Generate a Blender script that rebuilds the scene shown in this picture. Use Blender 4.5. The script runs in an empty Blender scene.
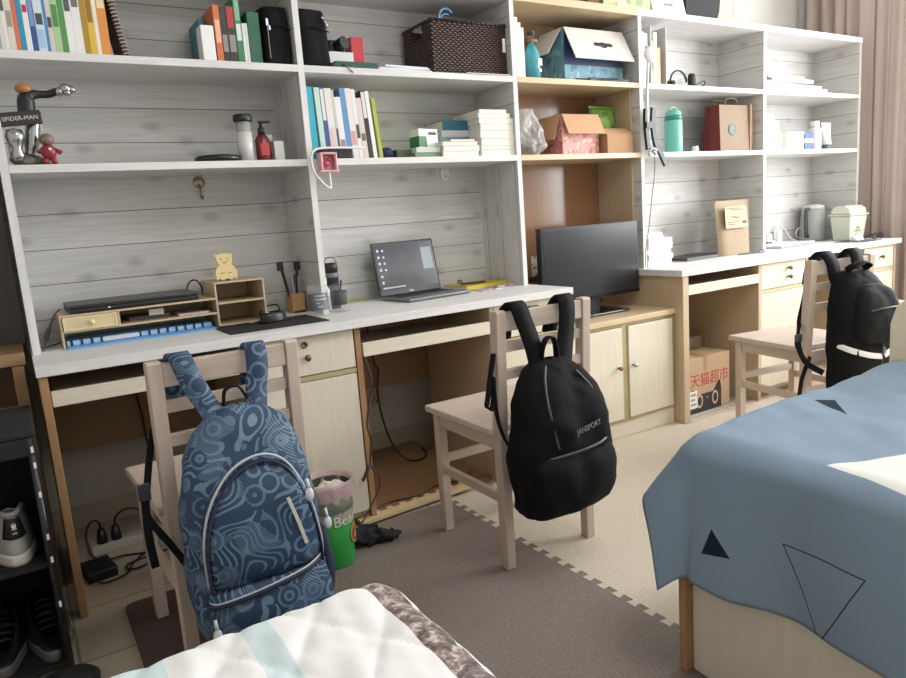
import bpy, bmesh, math, random
from mathutils import Vector, Matrix, Euler, noise
random.seed(7)
SC = bpy.context.scene
COL = SC.collection
PI = math.pi

# ---------------------------------------------------------------- materials
def lin(c):
    if isinstance(c, str):
        c = c.lstrip('#'); c = tuple(int(c[i:i+2], 16)/255 for i in (0, 2, 4))
    return tuple((x/12.92 if x <= .04045 else ((x+.055)/1.055)**2.4) for x in c[:3]) + (1,)

class NT:
    def __init__(s, name):
        s.m = bpy.data.materials.new(name); s.m.use_nodes = True
        s.t = s.m.node_tree; s.n = s.t.nodes; s.l = s.t.links
        s.b = s.n['Principled BSDF']
    def node(s, typ, **k):
        n = s.n.new(typ)
        for a, v in k.items(): setattr(n, a, v)
        return n
    def link(s, a, b): s.l.new(a, b)
    def val(s, x, sock):
        if hasattr(x, 'is_output') or hasattr(x, 'links'): s.l.new(x, sock)
        else: sock.default_value = x
    def math(s, op, a, b=0.0, c=0.0):
        n = s.node('ShaderNodeMath', operation=op)
        s.val(a, n.inputs[0]); s.val(b, n.inputs[1]); s.val(c, n.inputs[2])
        return n.outputs[0]
    def mix(s, f, a, b):
        n = s.node('ShaderNodeMix', data_type='RGBA')
        s.val(f, n.inputs[0])
        s.val(lin(a) if isinstance(a, str) else a, n.inputs[6]); s.val(lin(b) if isinstance(b, str) else b, n.inputs[7])
        return n.outputs[2]
    def coord(s, kind='Object'):
        if kind == 'World': return s.node('ShaderNodeNewGeometry').outputs['Position']
        return s.node('ShaderNodeTexCoord').outputs[kind]
    def scale(s, v, sc, loc=(0, 0, 0), rot=(0, 0, 0)):
        n = s.node('ShaderNodeMapping'); s.l.new(v, n.inputs[0])
        n.inputs[1].default_value = loc; n.inputs[2].default_value = rot; n.inputs[3].default_value = sc
        return n.outputs[0]
    def noise(s, v, sc=5, det=3, rough=.5, dist=0):
        n = s.node('ShaderNodeTexNoise'); s.l.new(v, n.inputs['Vector'])
        n.inputs['Scale'].default_value = sc; n.inputs['Detail'].default_value = det
        n.inputs['Roughness'].default_value = rough; n.inputs['Distortion'].default_value = dist
        return n.outputs[0]
    def ramp(s, f, stops):
        n = s.node('ShaderNodeValToRGB'); s.l.new(f, n.inputs[0]); e = n.color_ramp.elements
        while len(e) < len(stops): e.new(.5)
        for i, (p, c) in enumerate(stops): e[i].position = p; e[i].color = lin(c) if isinstance(c, str) else c
        return n.outputs[0]
    def bump(s, h, st=.2, d=.01):
        n = s.node('ShaderNodeBump'); s.l.new(h, n.inputs['Height'])
        n.inputs['Strength'].default_value = st; n.inputs['Distance'].default_value = d
        s.l.new(n.outputs[0], s.b.inputs['Normal'])
    def out(s, col=None, rough=.5, metal=0, spec=.5):
        if col is not None: s.val(lin(col) if isinstance(col, str) else col, s.b.inputs['Base Color'])
        s.val(rough, s.b.inputs['Roughness']); s.b.inputs['Metallic'].default_value = metal
        s.b.inputs['Specular IOR Level'].default_value = spec
        return s.m

_mc = {}
def M(color, rough=.5, metal=0, var=.06, spec=.5, bump=0, bscale=60):
    """plain surface of one colour with a little tonal variation"""
    key = (color, rough, metal, var, spec, bump, bscale)
    if key in _mc: return _mc[key]
    t = NT('plain_' + color.strip('#'))
    v = t.coord('Object')
    c = lin(color)
    f = t.noise(v, 14, 3)
    dk = tuple(x*(1-var) for x in c[:3]) + (1,); lt = tuple(min(1, x*(1+var)) for x in c[:3]) + (1,)
    n = t.mix(f, dk, lt)
    if bump:
        t.bump(t.noise(v, bscale, 4), bump, .004)
    _mc[key] = t.out(n, rough, metal, spec)
    return _mc[key]

def wood(name, c1, c2, axis='x', rough=.45, scale=1.0, coord='Object', contrast=.5, blotch=None):
    t = NT(name); v = t.coord(coord)
    sc = {'x': (1.6, 22, 22), 'y': (22, 1.6, 22), 'z': (22, 22, 1.6)}[axis]
    vv = t.scale(v, tuple(k*scale for k in sc))
    g = t.noise(vv, 3.0, 6, .6, .4)
    col = t.ramp(g, [(.5-contrast/2, c1), (.5+contrast/2, c2)])
    if blotch:
        b = t.noise(v, 2.3, 3)
        b = t.math('MULTIPLY', t.math('SUBTRACT', b, .5), 2.2)
        n = t.node('ShaderNodeClamp'); t.link(b, n.inputs[0])
        col = t.mix(n.outputs[0], col, blotch)
    t.bump(g, .06, .002)
    return t.out(col, rough)

def planks(name, along, across, c1='#bcbab7', c2='#d3d2cf', off=1.291, pitch=.1165):
    """white-washed wallpaper planks: grain along one world axis, dark joints across another"""
    t = NT(name); v = t.coord('World')
    sep = t.node('ShaderNodeSeparateXYZ'); t.link(v, sep.inputs[0])
    s = {'x': sep.outputs[0], 'y': sep.outputs[1], 'z': sep.outputs[2]}
    p = t.math('DIVIDE', t.math('SUBTRACT', s[across], off), pitch)
    fr = t.math('FRACT', t.math('ADD', p, 100.0)); fl = t.math('FLOOR', t.math('ADD', p, 100.0))
    wn = t.node('ShaderNodeTexWhiteNoise', noise_dimensions='1D'); t.link(fl, wn.inputs['W'])
    rnd = wn.outputs['Value']
    cmb = t.node('ShaderNodeCombineXYZ')
    t.link(t.math('ADD', t.math('MULTIPLY', s[along], 1.3), t.math('MULTIPLY', rnd, 17.0)), cmb.inputs[0])
    t.link(t.math('MULTIPLY', s[across], 48.0), cmb.inputs[1])
    g = t.noise(cmb.outputs[0], 2.6, 7, .62, .9)
    col = t.ramp(g, [(.28, c1), (.66, c2)])
    # streaks
    cm2 = t.node('ShaderNodeCombineXYZ')
    t.link(t.math('ADD', t.math('MULTIPLY', s[along], .9), t.math('MULTIPLY', rnd, 31.0)), cm2.inputs[0])
    t.link(t.math('MULTIPLY', s[across], 7.0), cm2.inputs[1])
    g2 = t.noise(cm2.outputs[0], 2.0, 4, .5, .6)
    f2 = t.node('ShaderNodeMapRange'); t.link(g2, f2.inputs[0])
    f2.inputs[1].default_value = .55; f2.inputs[2].default_value = .75; f2.inputs[3].default_value = 0; f2.inputs[4].default_value = .30
    col = t.mix(f2.outputs[0], col, '#a6a4a1')
    # knots
    cm3 = t.node('ShaderNodeCombineXYZ')
    t.link(t.math('MULTIPLY', s[along], 4.5), cm3.inputs[0]); t.link(t.math('MULTIPLY', p, 1.0), cm3.inputs[1])
    vo = t.node('ShaderNodeTexVoronoi', voronoi_dimensions='2D'); vo.inputs['Scale'].default_value = .75; t.link(cm3.outputs[0], vo.inputs['Vector'])
    kf = t.node('ShaderNodeMapRange'); t.link(vo.outputs['Distance'], kf.inputs[0])
    kf.inputs[1].default_value = .03; kf.inputs[2].default_value = .15; kf.inputs[3].default_value = .385; kf.inputs[4].default_value = 0; kf.inputs[3].default_value = .38
    col = t.mix(kf.outputs[0], col, '#77736f')
    tone = t.math('MULTIPLY_ADD', rnd, .08, .96)
    mm = t.node('ShaderNodeMix', data_type='RGBA', blend_type='MULTIPLY'); mm.inputs[0].default_value = 1
    t.link(col, mm.inputs[6]); cc = t.node('ShaderNodeCombineColor')
    for i in range(3): t.link(tone, cc.inputs[i])
    t.link(cc.outputs[0], mm.inputs[7]); col = mm.outputs[2]
    d = t.math('MINIMUM', fr, t.math('SUBTRACT', 1.0, fr))
    wv = t.math('MULTIPLY_ADD', t.noise(cmb.outputs[0], 3.0, 2), .012, .006)
    ln = t.math('LESS_THAN', d, wv)
    col = t.mix(t.math('MULTIPLY', ln, .85), col, '#4c4844')
    return t.out(col, .6)

def wash(name, along):
    t = NT(name); v = t.coord('World')
    sc = {'x': (1.4, 24, 24), 'y': (24, 1.4, 24), 'z': (24, 24, 1.4)}[along]
    g = t.noise(t.scale(v, sc), 2.4, 7, .62, .8)
    return t.out(t.ramp(g, [(.25, '#c9c8c6'), (.7, '#dfdedc')]), .55)

# ---------------------------------------------------------------- mesh builder
class MB:
    def __init__(s): s.bm = bmesh.new()
    def _tag(s, verts, m, mat=None):
        if mat is not None: bmesh.ops.transform(s.bm, matrix=mat, verts=verts)
        fs = set()
        for v in verts: fs.update(v.link_faces)
        for f in fs: f.material_index = m
        return verts
    def box(s, x0, x1, y0, y1, z0, z1, m=0, mat=None):
        r = bmesh.ops.create_cube(s.bm, size=1)['verts']
        bmesh.ops.transform(s.bm, matrix=Matrix.Translation(((x0+x1)/2, (y0+y1)/2, (z0+z1)/2)) @ Matrix.Diagonal((abs(x1-x0), abs(y1-y0), abs(z1-z0), 1)), verts=r)
        s._tag(r, m, mat); return s
    def cyl(s, p0, p1, r0, r1=None, seg=16, m=0, cap=True):
        r1 = r0 if r1 is None else r1
        p0, p1 = Vector(p0), Vector(p1); d = p1-p0
        r = bmesh.ops.create_cone(s.bm, cap_ends=cap, segments=seg, radius1=r0, radius2=r1, depth=d.length)['verts']
        q = Vector((0, 0, 1)).rotation_difference(d.normalized()).to_matrix().to_4x4()
        s._tag(r, m, Matrix.Translation((p0+p1)/2) @ q); return s
    def lathe(s, prof, c=(0, 0, 0), seg=24, m=0, mat=None, sx=1, sy=1):
        rings = []; allv = []
        for r, z in prof:
            if r < 1e-6: vs = [s.bm.verts.new((c[0], c[1], c[2]+z))]
            else: vs = [s.bm.verts.new((c[0]+sx*r*math.cos(2*PI*i/seg), c[1]+sy*r*math.sin(2*PI*i/seg), c[2]+z)) for i in range(seg)]
            rings.append(vs); allv += vs
        for a, b in zip(rings, rings[1:]):
            for i in range(seg):
                j = (i+1) % seg
                q = [a[i % len(a)], a[j % len(a)], b[j % len(b)], b[i % len(b)]]
                u = []
                for v in q:
                    if v not in u: u.append(v)
                if len(u) > 2:
                    f = s.bm.faces.new(u); f.material_index = m
        if mat is not None: bmesh.ops.transform(s.bm, matrix=mat, verts=allv)
        return s
    def tube(s, pts, r, seg=8, m=0, smooth=0, closed=False):
        P = [Vector(p) for p in pts]
        if smooth: P = crm(P, smooth, closed)
        n = len(P); rings = []; up = None
        for i, p in enumerate(P):
            if closed: t = (P[(i+1) % n]-P[i-1])
            else: t = (P[min(i+1, n-1)]-P[max(i-1, 0)])
            t.normalize()
            if up is None:
                up = t.orthogonal().normalized()
            else:
                up = (up-t*up.dot(t))
                up = up.normalized() if up.length > 1e-6 else t.orthogonal().normalized()
            b = t.cross(up)
            rr = r[min(i, len(r)-1)] if isinstance(r, (list, tuple)) else r
            rings.append([s.bm.verts.new(p+(up*math.cos(2*PI*k/seg)+b*math.sin(2*PI*k/seg))*rr) for k in range(seg)])
        m_ = n if closed else n-1
        for i in range(m_):
            a, b = rings[i], rings[(i+1) % n]
            for k in range(seg):
                f = s.bm.faces.new([a[k], a[(k+1) % seg], b[(k+1) % seg], b[k]]); f.material_index = m
        if not closed:
            s.bm.faces.new(rings[0][::-1]).material_index = m; s.bm.faces.new(rings[-1]).material_index = m
        return s
    def prism(s, poly, axis, a, b, m=0, mat=None):
        """2D polygon extruded between a and b along an axis ('x': poly is (y,z); 'y': (x,z); 'z': (x,y))"""
        f3 = {'x': lambda p, h: (h, p[0], p[1]), 'y': lambda p, h: (p[0], h, p[1]), 'z': lambda p, h: (p[0], p[1], h)}[axis]
        A = [s.bm.verts.new(f3(p, a)) for p in poly]; B = [s.bm.verts.new(f3(p, b)) for p in poly]
        fs = [s.bm.faces.new(A), s.bm.faces.new(B[::-1])]
        for i in range(len(poly)):
            j = (i+1) % len(poly); fs.append(s.bm.faces.new([A[i], B[i], B[j], A[j]]))
        for f in fs: f.material_index = m
        if mat is not None: bmesh.ops.transform(s.bm, matrix=mat, verts=A+B)
        return s
    def ribbon(s, pts, w, th, side=(1, 0, 0), m=0, smooth=6, sides=None):
        """a flat strap of width w and thickness th swept along a path"""
        P = [Vector(p) for p in pts]
        S = [Vector(q) for q in sides] if sides else [Vector(side)]*len(P)
        if smooth: P = crm(P, smooth); S = crm(S, smooth)
        n = len(P); rings = []
        for i, p in enumerate(P):
            t = (P[min(i+1, n-1)]-P[max(i-1, 0)]).normalized()
            sd = (S[i]-t*S[i].dot(t)).normalized(); nn = t.cross(sd)
            h, k = w/2, th/2
            q = [(-h, -k*.3), (-h*.93, -k), (h*.93, -k), (h, -k*.3), (h, k*.3), (h*.93, k), (-h*.93, k), (-h, k*.3)]
            rings.append([s.bm.verts.new(p+sd*a+nn*b) for a, b in q])
        for a, b in zip(rings, rings[1:]):
            for k in range(8):
                f = s.bm.faces.new([a[k], a[(k+1) % 8], b[(k+1) % 8], b[k]]); f.material_index = m
        s.bm.faces.new(rings[0][::-1]).material_index = m; s.bm.faces.new(rings[-1]).material_index = m
        return s
    def grid(s, fn, nu, nv, m=0, uv=None, closed_u=False):
        V = [[s.bm.verts.new(fn(i/(nu-1 if not closed_u else nu), j/(nv-1))) for j in range(nv)] for i in range(nu)]
        lay = s.bm.loops.layers.uv.verify() if uv else None
        for i in range(nu if closed_u else nu-1):
            for j in range(nv-1):
                ii = (i+1) % nu
                f = s.bm.faces.new([V[i][j], V[ii][j], V[ii][j+1], V[i][j+1]]); f.material_index = m
                if uv:
                    for l, (a, b) in zip(f.loops, ((i, j), (i+1, j), (i+1, j+1), (i, j+1))):
                        l[lay].uv = uv(a/(nu-1), b/(nv-1))
        return s
    def sphere(s, c, r, m=0, sub=2, sc=(1, 1, 1)):
        v = bmesh.ops.create_icosphere(s.bm, subdivisions=sub, radius=r)['verts']
        s._tag(v, m, Matrix.Translation(c) @ Matrix.Diagonal((*sc, 1))); return s
    def build(s, name, mats, parent=None, loc=(0, 0, 0), rot=(0, 0, 0), smooth=False, bevel=0, solid=0, sub=0, flip=True, offset=0):
        if flip: bmesh.ops.recalc_face_normals(s.bm, faces=s.bm.faces)
        me = bpy.data.meshes.new(name); s.bm.to_mesh(me); s.bm.free()
        for m in (mats if isinstance(mats, (list, tuple)) else [mats]): me.materials.append(m)
        o = bpy.data.objects.new(name, me); COL.objects.link(o)
        o.location = loc; o.rotation_euler = rot
        if parent: o.parent = parent
        if smooth: me.polygons.foreach_set('use_smooth', [True]*len(me.polygons))
        if solid:
            md = o.modifiers.new('thickness', 'SOLIDIFY'); md.thickness = solid; md.offset = offset
        if bevel:
            md = o.modifiers.new('edge', 'BEVEL'); md.width = bevel; md.segments = 2; md.limit_method = 'ANGLE'; md.angle_limit = math.radians(40)
        if sub:
            md = o.modifiers.new('smooth', 'SUBSURF'); md.levels = sub; md.render_levels = sub
        return o

def crm(P, k, closed=False):
    """Catmull-Rom resampling"""
    out = []; n = len(P)
    rng = range(n if closed else n-1)
    for i in rng:
        if closed: p0, p1, p2, p3 = P[i-1], P[i], P[(i+1) % n], P[(i+2) % n]
        else: p0, p1, p2, p3 = P[max(i-1, 0)], P[i], P[i+1], P[min(i+2, n-1)]
        for j in range(k):
            t = j/k
            out.append(.5*((2*p1)+(p2-p0)*t+(2*p0-5*p1+4*p2-p3)*t*t+(3*p1-p0-3*p2+p3)*t**3))
    if not closed: out.append(P[-1])
    return out

# ---------------------------------------------------------------- scene graph
def tag(o, label, cat, group=None):
    o['label'] = label; o['category'] = cat
    if group: o['group'] = group
    return o
def thing(name, label, cat, loc=(0, 0, 0), rz=0, group=None, rot=None):
    o = bpy.data.objects.new(name, None); COL.objects.link(o); o.empty_display_size = .05
    o.location = loc; o.rotation_euler = rot if rot else (0, 0, rz)
    return tag(o, label, cat, group)
def struct(o):
    o['kind'] = 'structure'; return o
def copy_thing(src, loc=None, rz=None, label=None):
    c = src.copy(); COL.objects.link(c)
    for ch in list(src.children):
        d = ch.copy(); COL.objects.link(d); d.parent = c
        for g in list(ch.children):
            e = g.copy(); COL.objects.link(e); e.parent = d
    if loc is not None: c.location = loc
    if rz is not None: c.rotation_euler = (0, 0, rz)
    if label: c['label'] = label
    return c
def text(s, size, mat, parent, loc, rot=(PI/2, 0, 0), name='lettering', align='CENTER', ext=.0004, sx=1, res=3):
    cu = bpy.data.curves.new('lettering', 'FONT'); cu.body = s; cu.size = size; cu.extrude = ext
    cu.align_x = align; cu.align_y = 'CENTER'; cu.resolution_u = res
    o = bpy.data.objects.new('lettering', cu); COL.objects.link(o)
    bpy.context.view_layer.update()
    dg = bpy.context.evaluated_depsgraph_get()
    me = bpy.data.meshes.new_from_object(o.evaluated_get(dg)); me.name = name
    bpy.data.objects.remove(o); bpy.data.curves.remove(cu)
    me.materials.clear(); me.materials.append(mat)
    ob = bpy.data.objects.new(name, me); COL.objects.link(ob)
    ob.location = loc; ob.rotation_euler = rot; ob.scale = (sx, 1, 1)
    if parent: ob.parent = parent
    return ob
def fbm(p, s=1, o=3):
    return noise.fractal(Vector(p)*s, 1.0, 2.0, o)
# ---------------------------------------------------------------- shared materials
WX = planks('white_planks_along_x', 'x', 'z')
WY = planks('white_planks_along_y', 'y', 'z')
WV = planks('white_planks_upright', 'z', 'y', off=.02)
SX = wash('white_board_x', 'x'); SZ = wash('white_board_z', 'z'); SY = wash('white_board_y', 'y')
CREAM = wood('cream_laminate', '#cfc5b2', '#dcd4c4', 'z', .4, 1, 'World', .6, '#d2c7b2')
CREAMX = wood('cream_laminate_x', '#cfc5b2', '#dcd4c4', 'x', .4, 1, 'World', .6)
BEECH = wood('pale_beech', '#c4ac8a', '#d1bb9b', 'x', .4, 1, 'World', .6)
BEECHZ = wood('pale_beech_upright', '#b7a185', '#c6b296', 'z', .4, 1, 'World', .6)
ORANGE = wood('orange_edge_wood', '#9a744f', '#b08962', 'z', .4, 1, 'World', .6)
BROWN = wood('brown_veneer', '#8a6447', '#9c7555', 'z', .16, .7, 'World', .7)
BROWND = wood('brown_board', '#84694e', '#93785c', 'x', .45, .7, 'World', .7)
OLIVE = wood('olive_trim', '#a1966c', '#b0a57c', 'x', .45, 1, 'World', .6)
CHAIRW = wood('limed_chair_wood', '#b3a193', '#c6b5a8', 'z', .5, 1, 'Object', .6)
CHAIRX = wood('limed_chair_wood_x', '#b3a193', '#c6b5a8', 'x', .5, 1, 'Object', .6)
CHAIRY = wood('limed_chair_wood_y', '#b3a193', '#c6b5a8', 'y', .5, 1, 'Object', .6)
BIRCH = wood('birch_ply', '#b8a486', '#c7b496', 'x', .5, 1.5, 'Object', .6)
BLACK = M('#161618', .45); BLACKM = M('#1b1b1d', .75); DARK = M('#2a2a2c', .5)
WHITE = M('#e8e8e6', .45); PAPER = M('#e9e6dc', .8); STEEL = M('#b8b8ba', .25, 1); BRASS = M('#6d6248', .4, .8)
GREY = M('#8f9092', .5)

# ---------------------------------------------------------------- room
def tiles():
    t = NT('beige_floor_tile'); v = t.coord('World')
    b = t.node('ShaderNodeTexBrick'); t.link(t.scale(v, (1, 1, 1), (.02, .2, 0)), b.inputs['Vector'])
    b.offset = 0; b.inputs['Scale'].default_value = 1; b.inputs['Brick Width'].default_value = .30; b.inputs['Row Height'].default_value = .30
    b.inputs['Mortar Size'].default_value = .0035
    b.inputs['Color1'].default_value = lin('#b5aa9b'); b.inputs['Color2'].default_value = lin('#bdb3a5'); b.inputs['Mortar'].default_value = lin('#7d7264')
    return t.out(t.mix(t.math('MULTIPLY', t.noise(v, 4, 4), .35), b.outputs[0], '#a39480'), .35)
WALL = M('#dedcd7', .8, 0, .02); WALLP = M('#dedad0', .8, 0, .03)
struct(MB().box(-1.3, 4.95, -3.7, .6, -.1, 0).build('floor', tiles()))
struct(MB().box(-1.3, 4.95, -3.7, .6, 2.7, 2.8).build('ceiling', WALL))
struct(MB().box(-1.3, 4.95, .5, .6, 0, 2.7).build('wall_back', WALL))
struct(MB().box(-1.3, -1.2, -3.6, .5, 0, 2.7).build('wall_left', WALL))
struct(MB().box(-1.3, 4.95, -3.7, -3.6, 0, 2.7).build('wall_front', WALL))
W0, W1, WZ0, WZ1 = -2.75, -.42, .85, 2.4
struct(MB().box(4.85, 4.95, -3.6, .5, 0, WZ0).box(4.85, 4.95, -3.6, .5, WZ1, 2.7).box(4.85, 4.95, -3.6, W0, WZ0, WZ1).box(4.85, 4.95, W1, .5, WZ0, WZ1).build('wall_right', WALL))
mb = MB()
for y in (W0, (W0+W1)/2-.02, W1-.05): mb.box(4.87, 4.92, y, y+.05, WZ0, WZ1)
for z in (WZ0, WZ1-.05): mb.box(4.87, 4.92, W0, W1, z, z+.05)
struct(mb.build('window_1', WHITE))
struct(MB().box(-1.2, 4.85, .488, .5, 0, .085).build('baseboard_back', M('#cfc6b4', .4)))

# ---------------------------------------------------------------- shelving
X0, X1, X2, X3, X4, X5 = 0.0, .948, 1.901, 2.632, 3.606, 4.572
ZA, ZB, ZT = 1.633, 1.311, 1.965
def hutch(label, xs, mid_upright=None):
    t = thing('bookshelf', label, 'bookshelf', (xs[0], 0, .75))
    ox = xs[0]
    def part(name, mat, x0, x1, y0, y1, z0, z1, bev=.0015):
        MB().box(x0-ox, x1-ox, y0, y1, z0-.75, z1-.75).build(name, mat, t, bevel=bev)
    a, b, c = xs
    for k, x in enumerate((a+.011, b, c-.011)):
        h = .011
        # upright side panel: patterned faces, plain front edge
        m = MB()
        for za, zb, mi in ((.75, ZB-.012, 0 if k < 2 else 2), (ZB-.012, ZA-.012, 2 if k == 1 else 0), (ZA-.012, ZT-.03, 0)): m.box(x-h-ox, x+h-ox, .002, .292, za-.75, zb-.75, mi)
        m.box(x-h-ox, x+h-ox, 0, .002, 0, ZT-.03-.75, 1)
        m.build('side_panel', [WY, SZ, WV if mid_upright else WY], t)
    for x0, x1 in ((a+.022, b-.011), (b+.011, c-.022)):
        for z in (ZA, ZB): part('shelf', SX, x0, x1, 0, .292, z-.024, z)
    part('top_board', SX, a, c, -.004, .305, ZT-.03, ZT)
    part('back_panel', WX, a, c, .292, .305, .75, ZT-.03, 0)
    return t
hutch('white plank bookshelf at the left, over the desk with the open laptop', (X0, X1, X2), True)
hutch('white plank bookshelf at the right, next to the curtain', (X3, X4, X5))
t = thing('bookshelf', 'pale wooden bookshelf with brown back in the middle, over the television', 'bookshelf', (X2, 0, .57))
def part(name, mat, x0, x1, y0, y1, z0, z1, bev=.0015, par=t, o=(X2, 0, .57)):
    return MB().box(x0-o[0], x1-o[0], y0-o[1], y1-o[1], z0-o[2], z1-o[2]).build(name, mat, par, bevel=bev)
part('shelf', BEECH, X2+.001, X3-.001, 0, .285, ZA-.024, ZA)
part('shelf', BEECH, X2+.001, X3-.001, 0, .285, ZB-.024, ZB)
part('top_board', BEECH, X2+.001, X3-.001, -.004, .305, ZT-.032, ZT)
MB().box(.001, X3-X2-.001, .285, .305, .1805, ZT-.032-.57).box(.028, X3-X2-.040, .285, .305, .0015, .150).build('back_panel', BROWN, t)
part('side_panel', BEECHZ, X3-.014, X3-.001, .05, .285, .751, ZB-.024)
part('side_panel', BEECHZ, X3-.014, X3-.001, .05, .285, ZB, ZA-.024)

# ---------------------------------------------------------------- desks
def desk(label, xl, xr, panel, trays, knee):
    t = thing('desk', label, 'desk', (xl, 0, 0)); o = (xl, 0, 0)
    m = MB().box(0, xr-xl, -.264, .48, .721, .75); m.box(0, xr-xl, -.266, -.264, .721, .75, 1)
    m.build('worktop', [SX, SX], t, bevel=.002)
    part('side_panel', panel[2], panel[0], panel[1], -.255, .28, 0, .72, par=t, o=o)
    for x0, x1, z0, z1 in trays:
        m = MB().box(x0-xl, x1-xl, -.24, -.222, z0, z1).box(x0-xl+.01, x1-xl-.01, -.222, .2, z0+.004, z0+.016)
        m.build('keyboard_tray', CREAMX, t, bevel=.002)
    for x0, x1 in knee:
        part('back_board', BROWND, x0, x1, .275, .29, .36, .72, par=t, o=o)
    return t
desk('long white desk at the left with the open laptop on it', -.004, 1.926, (0, .022, ORANGE), [(.024, .556, .628, .673), (.974, 1.516, .612, .661)], [(.023, .556), (.971, 1.516)])
desk('long white desk at the right with the kraft paper bag on it', 2.594, 4.577, (2.61, 2.65, BEECHZ), [(2.668, 3.208, .625, .671), (3.65, 4.19, .625, .671)], [(2.651, 3.208), (3.65, 4.19)])

def knob(par, x, y, z, lock=False, mat=BRASS, r=.011):
    m = MB()
    if lock:
        m.lathe([(0, 0), (r, 0), (r, .006), (r*.6, .006), (r*.6, .003), (0, .003)], seg=16)
    else:
        m.lathe([(0, 0), (r*.5, 0), (r*.5, .012), (r, .016), (r, .022), (r*.7, .026), (0, .026)], seg=16)
    m.build('lock' if lock else 'knob', mat, par, loc=(x, y, z), rot=(PI/2, 0, 0), smooth=True)
def desk_cabinet(label, x0, x1, xe=None, edge=ORANGE, knobs=(), olive=True, mat=CREAM):
    t = thing('desk_cabinet', label, 'cabinet', (x0, -.235, 0)); w = x1-x0
    MB().box(0, .018, .02, .5, 0, .72).box(w-.018, w, .02, .5, 0, .72).box(.018, w-.018, .02, .5, .03, .05).box(.018, w-.018, .49, .5, .05, .72).box(.018, w-.018, .03, .49, .555, .571).build('body', BEECHZ, t)
    MB().box(0, w, .03, .045, 0, .05).build('plinth', BROWND, t)
    if xe: MB().box(w+.001, xe-x0, -.002, .505, 0, .72).build('edge_panel', edge, t, bevel=.001)
    d = MB().box(.003, w-.003, 0, .02, .583, .716).build('drawer', mat, t, bevel=.002)
    for kx, kz, lk in knobs: knob(d, kx-x0, 0, kz, lk)
    MB().box(.0, w, .002, .02, .563, .58).build('trim', OLIVE if olive else BEECH, t)
    MB().box(.003, w-.003, 0, .02, .055, .56).build('door', mat, t, bevel=.002)
    return t
desk_cabinet('cream desk cabinet beside the green bin, with a lock above its knob', .575, .947, .969, knobs=((.766, .688, True), (.768, .645, False)))
c = desk_cabinet('cream desk cabinet behind the chair with the plain black backpack', 1.54, 1.918)
MB().box(1.518-1.54, -.001, -.002, .505, 0, .72).build('edge_panel', BEECHZ, c, bevel=.001)
MB().box(.17, .215, -.012, 0, .690, .697).build('pull', BRASS, c)
desk_cabinet('cream desk cabinet between the two right-hand kneeholes, two knobs on its drawer', 3.232, 3.622, 3.645, CREAM, knobs=((3.464, .678, False), (3.465, .632, False)), olive=False)
c = desk_cabinet('cream desk cabinet at the far right end beside the curtain', 4.215, 4.55, 4.572, BEECHZ, knobs=((4.395, .652, False),), olive=False)
MB().box(3.209-3.232, -.001, -.002, .505, 0, .72).build('edge_panel', BEECHZ, [o for o in bpy.data.objects if o.name == 'desk_cabinet.002'][0], bevel=.001)

t = thing('low_cabinet', 'low cream two-door cabinet carrying the television', 'cabinet', (1.934, -.2, 0)); W = 2.606-1.934
MB().box(0, .018, .018, .47, .02, .545).box(W-.018, W, .018, .47, .02, .545).box(.018, W-.018, .46, .47, .02, .545).box(.018, W-.018, .018, .46, .085, .1).build('body', BEECHZ, t)
MB().box(-.002, W+.002, -.012, .48, .545, .57).build('top_board', BEECH, t, bevel=.002)
MB().box(0, W, .006, .02, 0, .085).build('plinth', CREAMX, t)
m = MB().box(0, .016, 0, .018, .085, .545).box(W-.016, W, 0, .018, .085, .545).box(.325, .36, 0, .018, .085, .545).box(.016, .325, 0, .018, .53, .545).box(.36, W-.016, 0, .018, .53, .545).box(.016, .325, 0, .018, .085, .098).box(.36, W-.016, 0, .018, .085, .098)
m.build('face_frame', OLIVE, t, bevel=.001)
d = MB().box(.019, .322, -.008, .012, .101, .527).build('door', CREAM, t, bevel=.002)
knob(d, .292, -.008, .345, mat=M('#8a5a34', .4), r=.010)
d = MB().box(.363, W-.019, -.008, .012, .101, .527).build('door', CREAM, t, bevel=.002)
knob(d, .385, -.008, .345, mat=STEEL, r=.010)

# neighbouring table and added panel, coloured dark for shade, at the far left
OLDW = wood('worn_brown_wood', '#8a6d4c', '#a08260', 'x', .5, 1, 'World', .6)
t = thing('table', 'wooden table at the left edge, behind the black shoe rack', 'table', (-.65, 0, 0))
MB().box(0, .628, 0, .48, .725, .762).build('tabletop', OLDW, t, bevel=.002)
MB().box(.59, .622, .005, .47, 0, .724).build('side_panel', OLDW, t, bevel=.001)
MB().box(0, .03, .005, .47, 0, .724).build('side_panel', OLDW, t, bevel=.001)
MB().box(.031, .589, .01, .03, .56, .60).build('rail', OLDW, t)
MB().box(.031, .589, .45, .465, .03, .724).build('back_board', BROWND, t)
m = MB().box(-.65, -.012, .26, .30, .763, 2.1)
tag(m.build('added_shade_panel', M('#4d4944', .6)), 'added dark grey panel standing in for shaded wall at the left edge', 'panel')  # added sheet; its dark grey paints in the shade left of the bookshelf

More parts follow.
